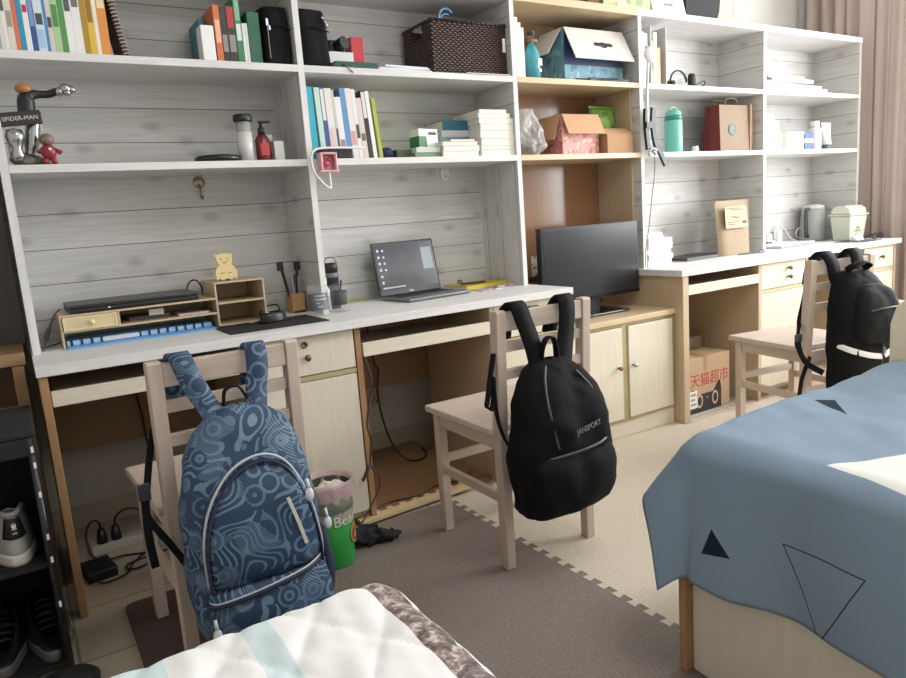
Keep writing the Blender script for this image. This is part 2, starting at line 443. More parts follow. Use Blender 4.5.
# loose floor board and strip in the kneehole
tag(MB().box(.972, 1.515, -.185, .47, 0, .012).build('floor_board', wood('kneehole_board', '#7d5f41', '#927150', 'x', .3, .6, 'World', .6)), 'brown board on the floor inside the middle kneehole', 'board')
m = MB(); pts = []
n = 9; L = .5
top = []
for i in range(n):
    x = i*L/n; top += [(x, .045), (x+L/n*.36, .045), (x+L/n*.30, .062), (x+L/n*.78, .062), (x+L/n*.72, .045)]
m.prism([(0, 0), (L, 0)]+[(x, y) for x, y in reversed(top)], 'z', 0, .012)
tag(m.build('edge_strip', M('#c9b18a', .6), loc=(.90, -.262, .014), rot=(0, 0, .06)), 'beige toothed foam edging strip lying in front of the middle kneehole', 'edging strip')

# ---------------------------------------------------------------- floor mats with a jigsaw seam
def foam(name, c1, c2):
    t = NT(name); v = t.coord('World')
    w = t.node('ShaderNodeTexVoronoi'); w.inputs['Scale'].default_value = 170; t.link(v, w.inputs['Vector'])
    f = t.math('MULTIPLY', w.outputs['Distance'], 1.1)
    col = t.mix(f, c1, c2)
    col = t.mix(t.math('MULTIPLY', t.noise(v, 3, 4), .3), col, c1)
    t.bump(w.outputs['Distance'], .35, .003)
    return t.out(col, .75, 0, .3)
def seam(y0, y1, x, amp=.012, pitch=.058):
    pts = []; n = int(round((y1-y0)/pitch)); p = (y1-y0)/n
    for i in range(n):
        y = y0+i*p
        pts += [(x-amp/2, y), (x-amp/2, y+p*.28), (x+amp/2, y+p*.20), (x+amp/2, y+p*.80), (x-amp/2, y+p*.72)]
    return pts+[(x-amp/2, y1)]
sm = seam(-3.4, -.27, 1.263, .022)
rc = [(.115+.03*(1-math.cos(a)), -.30+.03*math.sin(a)) for a in [PI/2*k/6 for k in range(7)]]
m = MB().prism([(.56, -.27), (.56, -1.30), (.115, -1.30)]+rc, 'z', 0, .010)
tag(m.build('foam_mat', foam('dark_brown_foam', '#4a3a38', '#5d4b48')), 'dark brown floor mat with a rounded corner under the leftmost chair', 'floor mat')
m = MB().prism([(.562, -.27), (.562, -3.4)]+sm, 'z', 0, .010)
tag(m.build('foam_mat', foam('brown_foam', '#6c625b', '#867a72')), 'grey-brown foam floor mat with a toothed edge in the middle of the floor', 'floor mat')
m = MB().prism([(4.6, -.268), (4.6, -3.4)]+[(x+.002, y) for x, y in sm]+[(1.263, -.262), (1.94, -.262), (1.94, -.20), (2.60, -.20), (2.60, -.268)], 'z', 0, .010)
tag(m.build('foam_mat', foam('beige_foam', '#b7ab99', '#cdc3b3')), 'beige foam floor mat in front of the two-door cabinet', 'floor mat')
# ---------------------------------------------------------------- books and boxes
def pages_mat():
    t = NT('page_edges'); v = t.coord('Object')
    g = t.noise(t.scale(v, (300, 8, 8)), 2, 2)
    return t.out(t.mix(g, '#dcd8cc', '#efece3'), .85)
PG = pages_mat()
def book(label, th, d, h, color, loc, group, lie=False, rz=0, tilt=0, spine_front=True, mark=None, rough=.4, name='book', cat='book', cover=.0018, mk=None):
    """a book: cover (spine and two boards) with a page block; standing on its tail or lying flat"""
    def tr(x0, x1, y0, y1, z0, z1):
        if not lie: return (x0, x1, y0, y1, z0, z1)
        return (z0, z1, y0, y1, x0, x1)
    m = MB(); c = cover
    sy0, sy1 = (0, c) if spine_front else (d-c, d)
    m.box(*tr(0, c, 0, d, 0, h)); m.box(*tr(th-c, th, 0, d, 0, h)); m.box(*tr(c, th-c, sy0, sy1, 0, h))
    o = m.build(name, M(color, rough), None, loc=loc, rot=(0, tilt, rz))
    tag(o, label, cat, group)
    i = .003 if th > .012 else .0015
    y0, y1 = (c, d-i) if spine_front else (i, d-c)
    MB().box(*tr(c, th-c, y0, y1, i, h-i)).build('pages', PG, o)
    if mark:
        for z0, z1, col in mark:
            b = MB().box(*tr(th*.12, th*.88, -.0005, 0, z0*h, z1*h)); b.build('spine_label', M(col, .5), o)
    return o
G = 'books on the top left shelf'
rows = [
 (.045, .0585, '#9fae98', .235, 'sage green thin book, leftmost book on the top left shelf', None),
 (.059, .0675, '#d5d5d2', .22, 'thin light grey book just right of the sage green book', None),
 (.068, .0785, '#e3e0da', .24, 'white slim book with dark title, third in the top left row', [(.45, .6, '#5a5a5a')]),
 (.079, .0955, '#d8cfc4', .22, 'cream book with grey edge, left neighbour of the orange-red book', [(.3, .5, '#a09488')]),
 (.096, .1075, '#d2714e', .25, 'orange-red book left of the cyan book on the top left shelf', None),
 (.108, .1215, '#2a8fb4', .25, 'cyan blue book right of the orange-red book', None),
 (.122, .1365, '#e6e6e6', .26, 'white book with a red square on its spine', [(.42, .5, '#b8323a')]),
 (.137, .1515, '#34528f', .24, 'navy blue book with pale title on the top left shelf', [(.3, .75, '#7f97c4')]),
 (.152, .1745, '#cfdbe6', .26, 'pale blue and white thick book right of the navy book', [(.3, .42, '#3a4a5c'), (.05, .25, '#9cc4e6')]),
 (.175, .1825, '#4c86bd', .25, 'thin mid-blue book on the top left shelf', None),
 (.183, .1955, '#cfc8c0', .24, 'beige and white book left of the pale green book', [(.3, .42, '#4a4440')]),
 (.196, .2145, '#a9c79a', .25, 'pale green book with darker middle band', [(.3, .55, '#4d8a55')]),
 (.215, .2305, '#4d8f4b', .25, 'plain green book on the top left shelf', None),
 (.231, .2505, '#e4e4e1', .27, 'white book immediately right of the plain green book', [(.45, .62, '#55585a')]),
 (.251, .2735, '#e2e2e0', .27, 'white book left of the dark gold book', [(.5, .62, '#6a6d70')]),
 (.274, .2895, '#a58324', .27, 'dark gold book on the top left shelf', None),
 (.290, .3085, '#d9b038', .27, 'yellow book with brown title on the top left shelf', [(.35, .7, '#8f6c1c')]),
 (.309, .3195, '#e5dfd6', .26, 'narrow off-white book between yellow and orange books', None),
 (.320, .3455, '#d9893a', .25, 'orange book with cream top half beside the leaning notebook', [(.55, .98, '#e2d3a4')])]
for x0, x1, c, h, lb, mk in rows:
    book(lb, x1-x0, .17, h, c, (x0, .02, ZA+.0005), G, mark=mk)
# spiral notebook leaning on the row
t = thing('notebook', 'dark brown spiral notebook leaning against the orange book', 'notebook', (.386, .03, ZA+.004), rot=(0, -.16, 0))
MB().box(0, .012, 0, .17, 0, .25).build('cover', M('#4a3730', .5), t)
m = MB()
for k in range(22):
    z = .008+k*.011
    m.tube([(.004+.009*math.cos(a), -.001+.005*math.sin(a), z) for a in [i*2*PI/8 for i in range(8)]], .0012, 5, closed=True)
m.build('spiral_binding', M('#cfc6b6', .4), t)

G = 'books at the right of the top left shelf'
tag(MB().box(0, .042, 0, .06, 0, .116).build('box', WHITE, loc=(.626, .03, ZA+.0005), bevel=.002), 'small white box at the left end of the orange and black books', 'box')
book('teal blue book standing behind the small white box', .022, .14, .165, '#3f7f95', (.650, .14, ZA+.0005), G)
book('orange book left of two dark books on the top shelf', .020, .17, .183, '#c9683a', (.674, .035, ZA+.0005), G, mark=[(.35, .75, '#e7b48c')])
book('black book with pale title left of the red-topped book', .020, .17, .182, '#1d1c1e', (.695, .035, ZA+.0005), G, mark=[(.2, .5, '#8d8a85')])
book('black book with red upper spine on the top shelf', .027, .17, .184, '#2b1f20', (.716, .035, ZA+.0005), G, mark=[(.62, .98, '#b3322c'), (.2, .5, '#8d8a85')])
book('tall green book with white lettering block', .020, .17, .215, '#2f7a4f', (.744, .035, ZA+.0005), G, mark=[(.35, .6, '#cfe0d4'), (.65, .95, '#7fb08f')])
book('thin white booklet, left one of two before the green box', .009, .15, .132, '#dededb', (.7655, .035, ZA+.0005), G)
book('thin white booklet touching the dark green box', .009, .15, .133, '#d3d4d2', (.775, .035, ZA+.0005), G)
tag(MB().box(0, .042, 0, .15, 0, .172).build('box', M('#1f5f45', .45), loc=(.7855, .035, ZA+.0005), bevel=.002), 'dark green upright box left of the black bag', 'box')

# ---- soft black bags on the shelf
def softbody(m, prof, n=40, k=40, ex=3.2, wr=.004, seed=0, mi=0):
    """soft body from stations (z, centre x, half width, y back, y front)"""
    def at(t):
        f = t*(len(prof)-1); i = min(int(f), len(prof)-2); u = f-i
        p0, p1, p2, p3 = prof[max(i-1, 0)], prof[i], prof[i+1], prof[min(i+2, len(prof)-1)]
        return [.5*((2*b)+(c-a)*u+(2*a-5*b+4*c-d)*u*u+(3*b-a-3*c+d)*u**3) for a, b, c, d in zip(p0, p1, p2, p3)]
    def fn(u, v):
        z, cx, hw, yb, yf = at(v)
        a = 2*PI*u; c, s_ = math.cos(a), math.sin(a)
        q = (abs(c)**ex+abs(s_)**ex)**(-1/ex)
        x = cx+max(hw, .001)*c*q; y = (yb+yf)/2+(yb-yf)/2*s_*q
        d = noise.noise(Vector((x*14+seed, y*14, z*9)))*wr+noise.noise(Vector((x*40+seed, y*40, z*28)))*wr*.35
        return (x+c*d, y+s_*d, z)
    m.grid(fn, n, k, mi, closed_u=True)
    # close ends
    m.bm.verts.ensure_lookup_table()
    return m
FAB = M('#131316', .8, spec=.2, bump=.15, bscale=220)
def shelfbag(label, x0, x1, y0, y1, h, seed, sk=0):
    cx, hw = (x0+x1)/2, (x1-x0)/2
    t = thing('bag', label, 'bag', (cx, 0, ZA)); m = MB()
    softbody(m, [(.002, 0, hw*.3, y1-.05, y0+.05), (.004, 0, hw*.96, y1-.004, y0+.004), (h*.3, 0, hw, y1, y0), (h*.75, 0, hw*.98, y1, y0+.004), (h*.95, sk, hw*.92, y1-.006, y0+.012), (h, sk, hw*.8, y1-.02, y0+.03), (h+.002, sk, .001, y1-.07, y0+.08)], 44, 36, 7, .007, seed)
    m.build('body', FAB, t, smooth=True)
    m = MB().tube([(-hw*.9, y0-.001, h*.62), (0, y0-.004, h*.66), (hw*.9, y0-.001, h*.6)], .003, 6, smooth=4)
    m.build('seam', FAB, t, smooth=True)
    return t
t = shelfbag('black fabric bag with a silver zip, left of the shelf divider', .838, .934, .02, .20, .198, 1)
m = MB().box(-.04, -.032, .018, .022, .125, .15).box(-.034, -.027, .014, .019, .112, .127).tube([(-.037, .017, .02), (-.037, .015, .125)], .0018, 6)
m.build('zipper', STEEL, t)
t = shelfbag('black fabric bag with a metal clip, right of the shelf divider', .963, 1.078, .015, .20, .2, 9)
m = MB().tube([(.035, .02, .165), (.040, .012, .155), (.046, .014, .145), (.048, .018, .135)], .0035, 6).sphere((.033, .018, .168), .006, sub=1)
m.build('metal_clip', STEEL, t, smooth=True)

# ---- second bay, top shelf
b = book('dark green book lying flat under a white box on the shelf', .022, .14, .17, '#1f4a40', (1.086, .01, ZA+.0005), None, lie=True, cover=.003)
m = MB().ribbon([(.03, -.001, .012), (.036, -.006, .004), (.052, -.012, -.012), (.06, -.014, -.018)], .008, .001, (0, 1, 0)); m.build('ribbon_marker', M('#6f8c84', .6), b)
tag(MB().box(0, .10, 0, .09, 0, .042).build('box', M('#d5d6d8', .4), loc=(1.078, .05, ZA+.023), bevel=.002), 'flat white box lying on the dark green book', 'box')
t = thing('camera', 'black camera with round lens on the flat white box', 'camera', (1.128, .09, ZA+.0655))
m = MB().box(-.035, .03, -.02, .03, 0, .045); m.build('body', BLACK, t, bevel=.006)
MB().cyl((0, -.02, .024), (.012, -.055, .03), .021, .023, 20).build('lens', BLACK, t, smooth=False)
tag(MB().box(0, .052, 0, .09, 0, .128).build('box', M('#b8303a', .4), loc=(1.186, .08, ZA+.0005), bevel=.002), 'upright red box behind the green book on the shelf', 'box')
mm = MB().box(0, .085, 0, .06, 0, .018)
tag(mm.build('box', M('#9b9da0', .6, var=.5), loc=(1.262, .12, ZA+.0225), rot=(0, 0, .1), bevel=.003), 'small grey patterned case behind the loose papers', 'case')
for k, (dx, dy, rz, w_, lb) in enumerate([(0, 0, .02, .235, 'lowest white paper pad of the flat pile beside the wicker basket'), (.012, .01, -.06, .21, 'middle white paper pad of the flat pile beside the wicker basket'), (.03, .0, .05, .19, 'topmost white paper pad of the flat pile beside the wicker basket')]):
    m = MB().box(0, w_, 0, .2, 0, .006)
    tag(m.build('paper_pad', M('#d9dbe0', .7), loc=(1.258+dx, .01+dy, ZA+.0005+k*.0066), rot=(0, 0, rz)), lb, 'paper', 'white papers by the basket')
# basket
def wicker():
    t = NT('brown_wicker'); v = t.coord('Object')
    sep = t.node('ShaderNodeSeparateXYZ'); t.link(v, sep.inputs[0])
    h = t.math('ADD', sep.outputs[0], sep.outputs[1])
    row = t.math('DIVIDE', sep.outputs[2], .0085); fl = t.math('FLOOR', row)
    col = t.math('ADD', t.math('DIVIDE', h, .024), t.math('MULTIPLY', t.math('MODULO', fl, 2.0), .5))
    a = t.math('SINE', t.math('MULTIPLY', t.math('FRACT', row), PI))
    b = t.math('ABSOLUTE', t.math('SINE', t.math('MULTIPLY', col, PI)))
    f = t.math('MULTIPLY', a, b)
    t.bump(f, 1.0, .012)
    return t.out(t.ramp(f, [(.12, '#241915'), (.5, '#4a352c'), (.9, '#6d5144')]), .45)
WK = wicker()
t = thing('wicker_basket', 'dark brown wicker basket with a blue hanger sticking out', 'basket', (1.512, .03, ZA+.004))
m = MB(); W, D, H = .362, .225, .2; th = .008
m.box(0, W, 0, th, 0, H).box(0, W, D-th, D, 0, H).box(0, th, th, D-th, 0, H*.72).box(0, th, th, D*.32, H*.72, H).box(0, th, D*.68, D-th, H*.72, H).box(W-th, W, th, D-th, 0, H).box(th, W-th, th, D-th, 0, th)
m.build('body', WK, t)
m = MB().tube([(0, 0, H), (W, 0, H), (W, D, H), (0, D, H)], .007, 8, closed=True); m.build('rim', WK, t, smooth=True)
MB().box(W-.018, W-.004, -.003, 0, .095, .15).build('label_tag', WHITE, t)
t = thing('hanger', 'pale blue plastic hanger hook rising from the wicker basket', 'hanger', (1.62, .12, ZA+.012))
m = MB().tube([(-.07, 0, .13), (-.03, 0, .18), (-.015, 0, .215), (0, 0, .255), (.03, 0, .266), (.055, 0, .25)], .005, 8, smooth=6)
m.tube([(-.012, .012, .18), (.0, .012, .225), (.02, .012, .246), (.045, .012, .248)], .004, 8, smooth=6)
m.build('hook', M('#7db3dd', .35), t, smooth=True)
MB().tube([(-.08, 0, .13), (.1, 0, .03), (.16, 0, .05)], .005, 8, smooth=4).build('shoulder_bar', M('#7db3dd', .35), t, smooth=True)
tag(MB().sphere((0, 0, 0), .05, sub=3, sc=(1.2, .8, .45)).build('plastic_bag', M('#c9cdd2', .3), loc=(1.77, .14, ZA+.198), smooth=True), 'crumpled pale plastic packet showing over the basket rim', 'packet')
tag(MB().box(0, .22, 0, .03, 0, .003).build('paper', M('#d7cdcf', .7), loc=(1.645, -.006, ZA+.0005)), 'pinkish sheet of paper in front of the wicker basket', 'paper')

# ---- second bay, middle shelf: leaning row of books
G = 'leaning books on the middle shelf'
rows = [
 (.976, .986, '#8fb6b4', .262, 'thin grey-green book against the divider, first of the leaning row', None),
 (.987, 1.0105, '#2fa3b8', .26, 'bright turquoise book second in the leaning row', None),
 (1.0115, 1.018, '#22413f', .258, 'thin blackish green book right of the turquoise book', None),
 (1.019, 1.040, '#b9d6cc', .258, 'pale mint book in the leaning row', None),
 (1.041, 1.058, '#45508c', .258, 'white book with indigo lower spine in the leaning row', [(.55, .98, '#d9d7d6')]),
 (1.0595, 1.088, '#ddd8d4', .256, 'broad white book with pinkish lower spine in the leaning row', [(.1, .45, '#d5c3c0')]),
 (1.0895, 1.098, '#c7c4c0', .252, 'narrow grey-white book with black patch in the leaning row', [(.2, .45, '#3a3536')]),
 (1.099, 1.123, '#e2e2e4', .226, 'shorter white book with grey label in the leaning row', [(.14, .32, '#8a8a96')]),
 (1.124, 1.146, '#5f8fc0', .258, 'sky blue book in the middle of the leaning row', None),
 (1.147, 1.171, '#e0d6d4', .258, 'white book with pink marks right of the sky blue book', [(.2, .4, '#cf9c98')]),
 (1.172, 1.189, '#dedddb', .256, 'white book with black tip in the leaning row', [(.3, .5, '#453f3f')]),
 (1.190, 1.211, '#d6c6bd', .225, 'shorter beige book in the leaning row', [(.3, .42, '#6c5f59')]),
 (1.212, 1.231, '#2b2526', .252, 'white-topped black book in the leaning row', [(.6, .98, '#d8d3d0')]),
 (1.232, 1.248, '#e4e4e2', .25, 'white book left of the thin black one in the leaning row', None),
 (1.249, 1.256, '#453d3c', .225, 'thin black book left of the lime book', None),
 (1.257, 1.273, '#a4b23c', .225, 'lime green book at the right end of the leaning row', None)]
for i, (x0, x1, c, h, lb, mk) in enumerate(rows):
    tl = -(.02+.004*i)
    book(lb, x1-x0-.0006, .17, h, c, (x0, .06, ZB+.0006+(x1-x0)*math.sin(-tl)), G, mark=mk, tilt=tl)
tag(MB().box(0, .125, 0, .045, 0, .036).build('black_case', BLACK, loc=(.995, .008, ZB+.0005), bevel=.003), 'small black case lying in front of the leaning books', 'case')
tag(MB().sphere((0, 0, 0), .03, sub=3, sc=(1, .9, .8)).build('pouch', M('#252a55', .7), loc=(1.306, .1, ZB+.0245), smooth=True), 'small navy pouch right of the lime green book', 'pouch')
tag(MB().box(0, .085, 0, .07, 0, .036).build('box', M('#4e5740', .5), loc=(1.338, .07, ZB+.0005), bevel=.002), 'flat olive box between navy pouch and medicine box', 'box')
t = thing('medicine_box', 'green and white medicine box on top of two flat packets', 'box', (1.432, .05, ZB+.0405), rot=(0, 0, .18))
MB().box(0, .10, 0, .06, 0, .074).build('carton', WHITE, t, bevel=.001)
MB().box(-.0006, .04, -.0006, .0595, .004, .045).build('printed_panel', M('#3d7a4a', .5), t)
MB().box(.05, .092, -.0008, -.0002, .05, .062).build('print_line', DARK, t)
tag(MB().box(0, .115, 0, .08, 0, .019).build('packet', M('#6c8a72', .5), loc=(1.398, .03, ZB+.0005)), 'green flat packet at the bottom under the medicine box', 'packet', 'flat packets under the medicine box')
tag(MB().box(0, .11, 0, .08, 0, .019).build('packet', M('#c9ccc6', .5), loc=(1.405, .03, ZB+.0205)), 'grey-white flat packet directly under the medicine box', 'packet', 'flat packets under the medicine box')
def stack(x, y, z, w, d, items, group, sf=False):
    zz = z+.0006
    for th, c, dx, dw, lb in items:
        book(lb, th, d, w+dw, c, (x+dx, y, zz), group, lie=True, spine_front=sf, cover=.0012, rough=.6)
        zz += th+.0006
    return zz
o_ = ['lowest', 'second', 'third', 'fourth', 'fifth', 'sixth', 'seventh', 'eighth']
stack(1.515, .01, ZB, .178, .13, [(.021, '#e6e4de', 0, 0, 'lowest cream book of the low stack left of the tall paper stack'), (.020, '#e2dfd6', .003, .002, 'second cream book of the low stack left of the tall paper stack'), (.016, '#dedbd2', 0, -.004, 'third cream book of the low stack left of the tall paper stack'), (.008, '#c9c9c6', .04, -.06, 'thin grey booklet topping the low stack')], 'low stack of cream books')
stack(1.565, .10, ZB, .135, .15, [(.03, '#8a8f92', 0, 0, 'lowest book of the back stack under the teal book'), (.026, '#a9adb0', .004, 0, 'second book of the back stack under the teal book'), (.03, '#7d8a8c', -.006, 0, 'third book of the back stack under the teal book'), (.026, '#b5b8ba', .006, 0, 'fourth book of the back stack under the teal book'), (.04, '#1f5a72', .012, -.01, 'teal book topping the stack behind the cream books')], 'back stack of books', True)
stack(1.705, .012, ZB, .178, .2, [(.026, '#e8e6e0', 0, .0, 'lowest white book of the tall stack beside the wooden bookshelf'), (.014, '#e2ded2', 0, -.002, 'second white book from the bottom of the tall stack'), (.03, '#ebe8df', .002, 0, 'third white book from the bottom of the tall stack'), (.032, '#e6e2d6', -.001, 0, 'fourth white book from the bottom of the tall stack'), (.026, '#ecebe6', .001, -.003, 'fifth white book from the bottom of the tall stack'), (.022, '#dfddd4', -.004, .002, 'sixth white book from the bottom of the tall stack'), (.018, '#e9e7e2', -.006, -.01, 'seventh white book, one below the top of the tall stack'), (.014, '#f0efec', .0, -.035, 'topmost short white booklet of the tall stack')], 'tall stack of white books')

# ---------------------------------------------------------------- middle wooden bookshelf
G = 'white files beside the bottles'
for x, th, h, c, lb in [(1.926, .016, .245, '#e6e5e2', 'white file folder leftmost beside the blue bottle'), (1.944, .014, .225, '#d9dad9', 'grey-white file folder, middle of three by the bottles'), (1.960, .012, .205, '#efeeea', 'white file folder nearest to the blue bottle')]:
    book(lb, th, .2, h, c, (x, .03, ZA+.0005), G, name='file_folder', cat='folder')
def glass(name, col, rough=.03, ior=1.45):
    t = NT(name); t.b.inputs['Transmission Weight'].default_value = 1; t.b.inputs['IOR'].default_value = ior
    return t.out(col, rough)
def clear(name, col, alpha, rough=.05):
    t = NT(name); t.b.inputs['Alpha'].default_value = alpha; return t.out(col, rough)
GLASS = clear('clear_glass', '#e6eceb', .05); LIQ = M('#2f9dab', .15)
def bottle(label, x, y, z, r, h, fill=None, cap='#1f2022', group=None, fillh=.75):
    t = thing('bottle', label, 'bottle', (x, y, z), group=group)
    p = [(0, 0), (r*.9, 0), (r, .004), (r, h*.52), (r*.85, h*.62), (r*.36, h*.82), (r*.34, h*.96), (r*.40, h*.965), (r*.40, h), (0, h)]
    MB().lathe(p, seg=20).build('glass_body', GLASS, t, smooth=True)
    if fill:
        q = [(0, .002), (r*.93, .003), (r*.95, h*.52), (r*.8, h*.62), (r*.3, h*.80), (0, h*.80)]
        MB().lathe(q, seg=20).build('liquid', fill, t, smooth=True)
    MB().lathe([(0, h), (r*.45, h), (r*.45, h+.012), (0, h+.012)], seg=16).build('cap', M(cap, .4), t)
    return t
b = bottle('glass bottle filled with turquoise liquid beside the blue box', 2.035, .06, ZA, .037, .19, LIQ)
MB().box(.004, .026, -.0375, -.030, .055, .085).box(.008, .022, -.0375, -.033, .03, .042).build('paper_label', WHITE, b)
bottle('empty clear glass bottle right of the turquoise one', 2.102, .12, ZA, .030, .175, None, '#b08f88')
bottle('empty clear glass bottle behind, left of the turquoise one', 2.02, .17, ZA, .028, .165, None, '#c9c4be')
# open boxes
def open_box(label, x0, x1, y0, y1, z, h, outer, inner, flaps, name='cardboard_box', cat='box', print_=None):
    t = thing(name, label, cat, ((x0+x1)/2, y0, z)); w = (x1-x0)/2; d = y1-y0; th = .003
    m = MB().box(-w, w, 0, th, 0, h).box(-w, w, d-th, d, 0, h).box(-w, -w+th, th, d-th, 0, h).box(w-th, w, th, d-th, 0, h).box(-w+th, w-th, th, d-th, 0, th)
    m.build('walls', outer, t)
    for nm, quad in flaps:
        a, b, c, d_ = [Vector(q) for q in quad]; n = (b-a).cross(d_-a).normalized()*.0015
        q = MB(); vs = [q.bm.verts.new(p+n) for p in (a, b, c, d_)]+[q.bm.verts.new(p-n) for p in (a, b, c, d_)]
        for f in ((0, 1, 2, 3), (7, 6, 5, 4), (0, 4, 5, 1), (1, 5, 6, 2), (2, 6, 7, 3), (3, 7, 4, 0)): q.bm.faces.new([vs[i] for i in f])
        q.build(nm, inner, t)
    return t
CARD = M('#b08a64', .8, var=.08); CARDP = M('#c49a78', .8, var=.08)
def printed(name, base, *cols, sc=26):
    t = NT(name); v = t.coord('Object'); n = t.noise(v, sc, 2); n2 = t.noise(t.scale(v, (1, 1, 1), (3, 5, 7)), sc*.7, 3)
    c = t.mix(t.math('GREATER_THAN', n, .57), base, cols[0])
    if len(cols) > 1: c = t.mix(t.math('GREATER_THAN', n2, .60), c, cols[1])
    return t.out(c, .5)
w = .183; h = .24
t = open_box('blue printed carton with a white open flap and handle slot', 2.235, 2.601, .075, .26, ZA, h, printed('blue_print', '#6f9fb0', '#93bcc6', '#4f7f9c'), M('#d9d4d0', .6),
 [('flap', [(-w, -.001, h), (w, -.001, h), (w, -.078, h-.148), (-w, -.078, h-.148)]),
  ('flap', [(-w-.001, .012, h), (-w-.001, .16, h), (-w-.085, .16, h-.115), (-w-.085, .012, h-.115)])], 'carton')
m = MB(); pl = [(-.055, -.010), (-.02, -.010), (-.012, -.018), (.014, -.018), (.02, -.010), (.055, -.010), (.06, .002), (.05, .010), (.02, .010), (.0, .014), (-.02, .010), (-.05, .010), (-.06, .002)]
m.prism(pl, 'y', -.0006, .0006); m.build('handle_slot', DARK, t, loc=(.02, -.0405, h-.0735), rot=(-.485, 0, 0))
MB().box(-w, w, -.001, 0, h-.16, h).build('navy_panel', M('#24395f', .5), t)
t = thing('charger', 'black flat charging unit lying in front of the blue carton', 'charger', (2.45, .02, ZA))
MB().box(-.13, .12, -.015, .015, 0, .014).build('body', BLACK, t, bevel=.003)
MB().tube([(.10, -.01, .008), (.03, -.02, .012), (-.03, -.016, .008), (-.16, -.005, .006), (-.2, .0, .006)], .004, 6, smooth=4).build('cable', BLACK, t, smooth=True)
# lower cell
PLAST = NT('thin_plastic'); PLAST.b.inputs['Alpha'].default_value = .42
PLAST = PLAST.out('#e3e2de', .22)
t = thing('plastic_bag', 'crumpled translucent plastic bag with bottles inside, left of the pink box', 'bag', (2.03, .12, ZB+.003))
def crum(u, v):
    a = 2*PI*u; z = .205*v; r = (.082 if v < .55 else .082-.05*(v-.55)/.45)*(.6+.4*min(1, v*6))
    d = 1+.35*noise.noise(Vector((math.cos(a)*2.2, math.sin(a)*2.2, z*16)))+.15*noise.noise(Vector((math.cos(a)*6, math.sin(a)*6, z*40)))
    return (r*d*math.cos(a)*.98, r*d*.9*math.sin(a), z)
MB().grid(crum, 48, 30, closed_u=True).build('bag_film', PLAST, t)
m = MB()
for k, (x, y, hh) in enumerate([(-.03, 0, .1), (.03, .01, .11), (.0, -.03, .085), (.015, .04, .09)]): m.lathe([(0, 0), (.021, 0), (.021, hh), (.008, hh+.015), (0, hh+.015)], (x, y, .002), 12)
m.build('contents', M('#3c4250', .3, var=.5), t, smooth=True)
w = .112; h = .182
t = open_box('small pink printed carton with an open brown flap', 2.19, 2.414, .06, .22, ZB, h, printed('pink_print', '#d08f86', '#e6c3ba', '#b8645f', sc=40), CARDP,
 [('flap', [(-w, -.001, h), (w, -.001, h), (w, -.045, h-.092), (-w, -.045, h-.092)]), ('flap', [(-w-.001, .01, h), (-w-.001, .14, h), (-w-.04, .14, h-.11), (-w-.04, .01, h-.11)])], 'carton')
w = .086; h = .085
open_box('small plain brown carton at the right of the pink carton', 2.432, 2.600, .02, .105, ZB, h, CARD, CARDP, [('flap', [(-w, .0, h), (w, .0, h), (w, .05, h+.035), (-w, .05, h+.035)])])
t = thing('snack_bag', 'green crinkled snack bag leaning behind the brown carton', 'snack bag', (2.527, .15, ZB+.002), rot=(-.04, .03, 0))
def pil(sg):
    def f(u, v):
        x = (u-.5)*.165; z = v*.222+.005; b = (max(0, 1-abs(2*u-1)**2.5)*max(0, 1-abs(2*v-1)**4))**.6
        return (x+.004*math.sin(v*40)*abs(2*u-1), sg*(.032*b+.004*noise.noise(Vector((x*40, z*40, sg)))*b), z)
    return f
MB().grid(pil(1), 24, 30).grid(pil(-1), 24, 30).build('foil_pack', printed('snack_print', '#6f9a45', '#4f8038', '#9dbf62', sc=18), t, smooth=True)
m = MB()
for z in (.008, .229): m.box(-.0825, .0825, -.002, .002, z-.006, z+.006)
m.build('seal', M('#6faa45', .35), t)
tag(MB().box(0, .05, 0, .001, 0, .10).build('wall_sticker', printed('sticker_print', '#d8d2c8', '#54504c', sc=60), loc=(2.152, .2835, .752)), 'pale printed sticker on the brown panel left of the television', 'sticker')

# ---------------------------------------------------------------- right bookshelf
G = 'white files in the right bookshelf'
for x, th, h, c, lb in [(2.660, .02, .235, '#efeeec', 'white file first from the upright behind the clip light'), (2.682, .022, .24, '#e9e9ea', 'white file second from the upright behind the clip light'), (2.706, .02, .235, '#dfe0e2', 'white file third from the upright, dark label on its spine')]:
    book(lb, th, .2, h, c, (x, .03, ZA+.0005), G, name='file_folder', cat='folder', mark=[(.55, .75, '#4a4a4c')] if '#dfe' in c else None)
t = thing('magazine_file', 'grey open magazine file standing on the right upper shelf', 'magazine file', (2.738, .02, ZA+.0005))
m = MB().box(0, .004, 0, .24, 0, .27).box(.106, .11, 0, .24, 0, .27).box(.004, .106, .236, .24, 0, .27).box(.004, .106, 0, .236, 0, .004); m.build('case', M('#c3c6ca', .5), t)
book('tan paperback inside the grey magazine file', .022, .19, .2, '#b98a55', (2.744, .03, ZA+.005), 'books in the grey magazine file', mark=[(.3, .5, '#8a5f38')])
book('pale beige paperback inside the grey magazine file', .024, .19, .24, '#d5cbb8', (2.768, .03, ZA+.005), 'books in the grey magazine file')
book('orange-brown paperback inside the grey magazine file', .02, .19, .17, '#c48a4c', (2.794, .03, ZA+.005), 'books in the grey magazine file')
t = thing('headphones', 'black headphones lying on the upper right shelf', 'headphones', (3.03, .07, ZA))
MB().tube([(.06*math.cos(a)-.04, .0, .03+.055*math.sin(a)) for a in [PI*i/14 for i in range(15)]], .005, 8).build('headband', BLACK, t, smooth=True)
MB().lathe([(0, 0), (.034, 0), (.038, .01), (.034, .028), (0, .028)], seg=20).build('ear_cup', BLACKM, t, loc=(.04, .0, .036), rot=(PI/2, 0, .5), smooth=True)
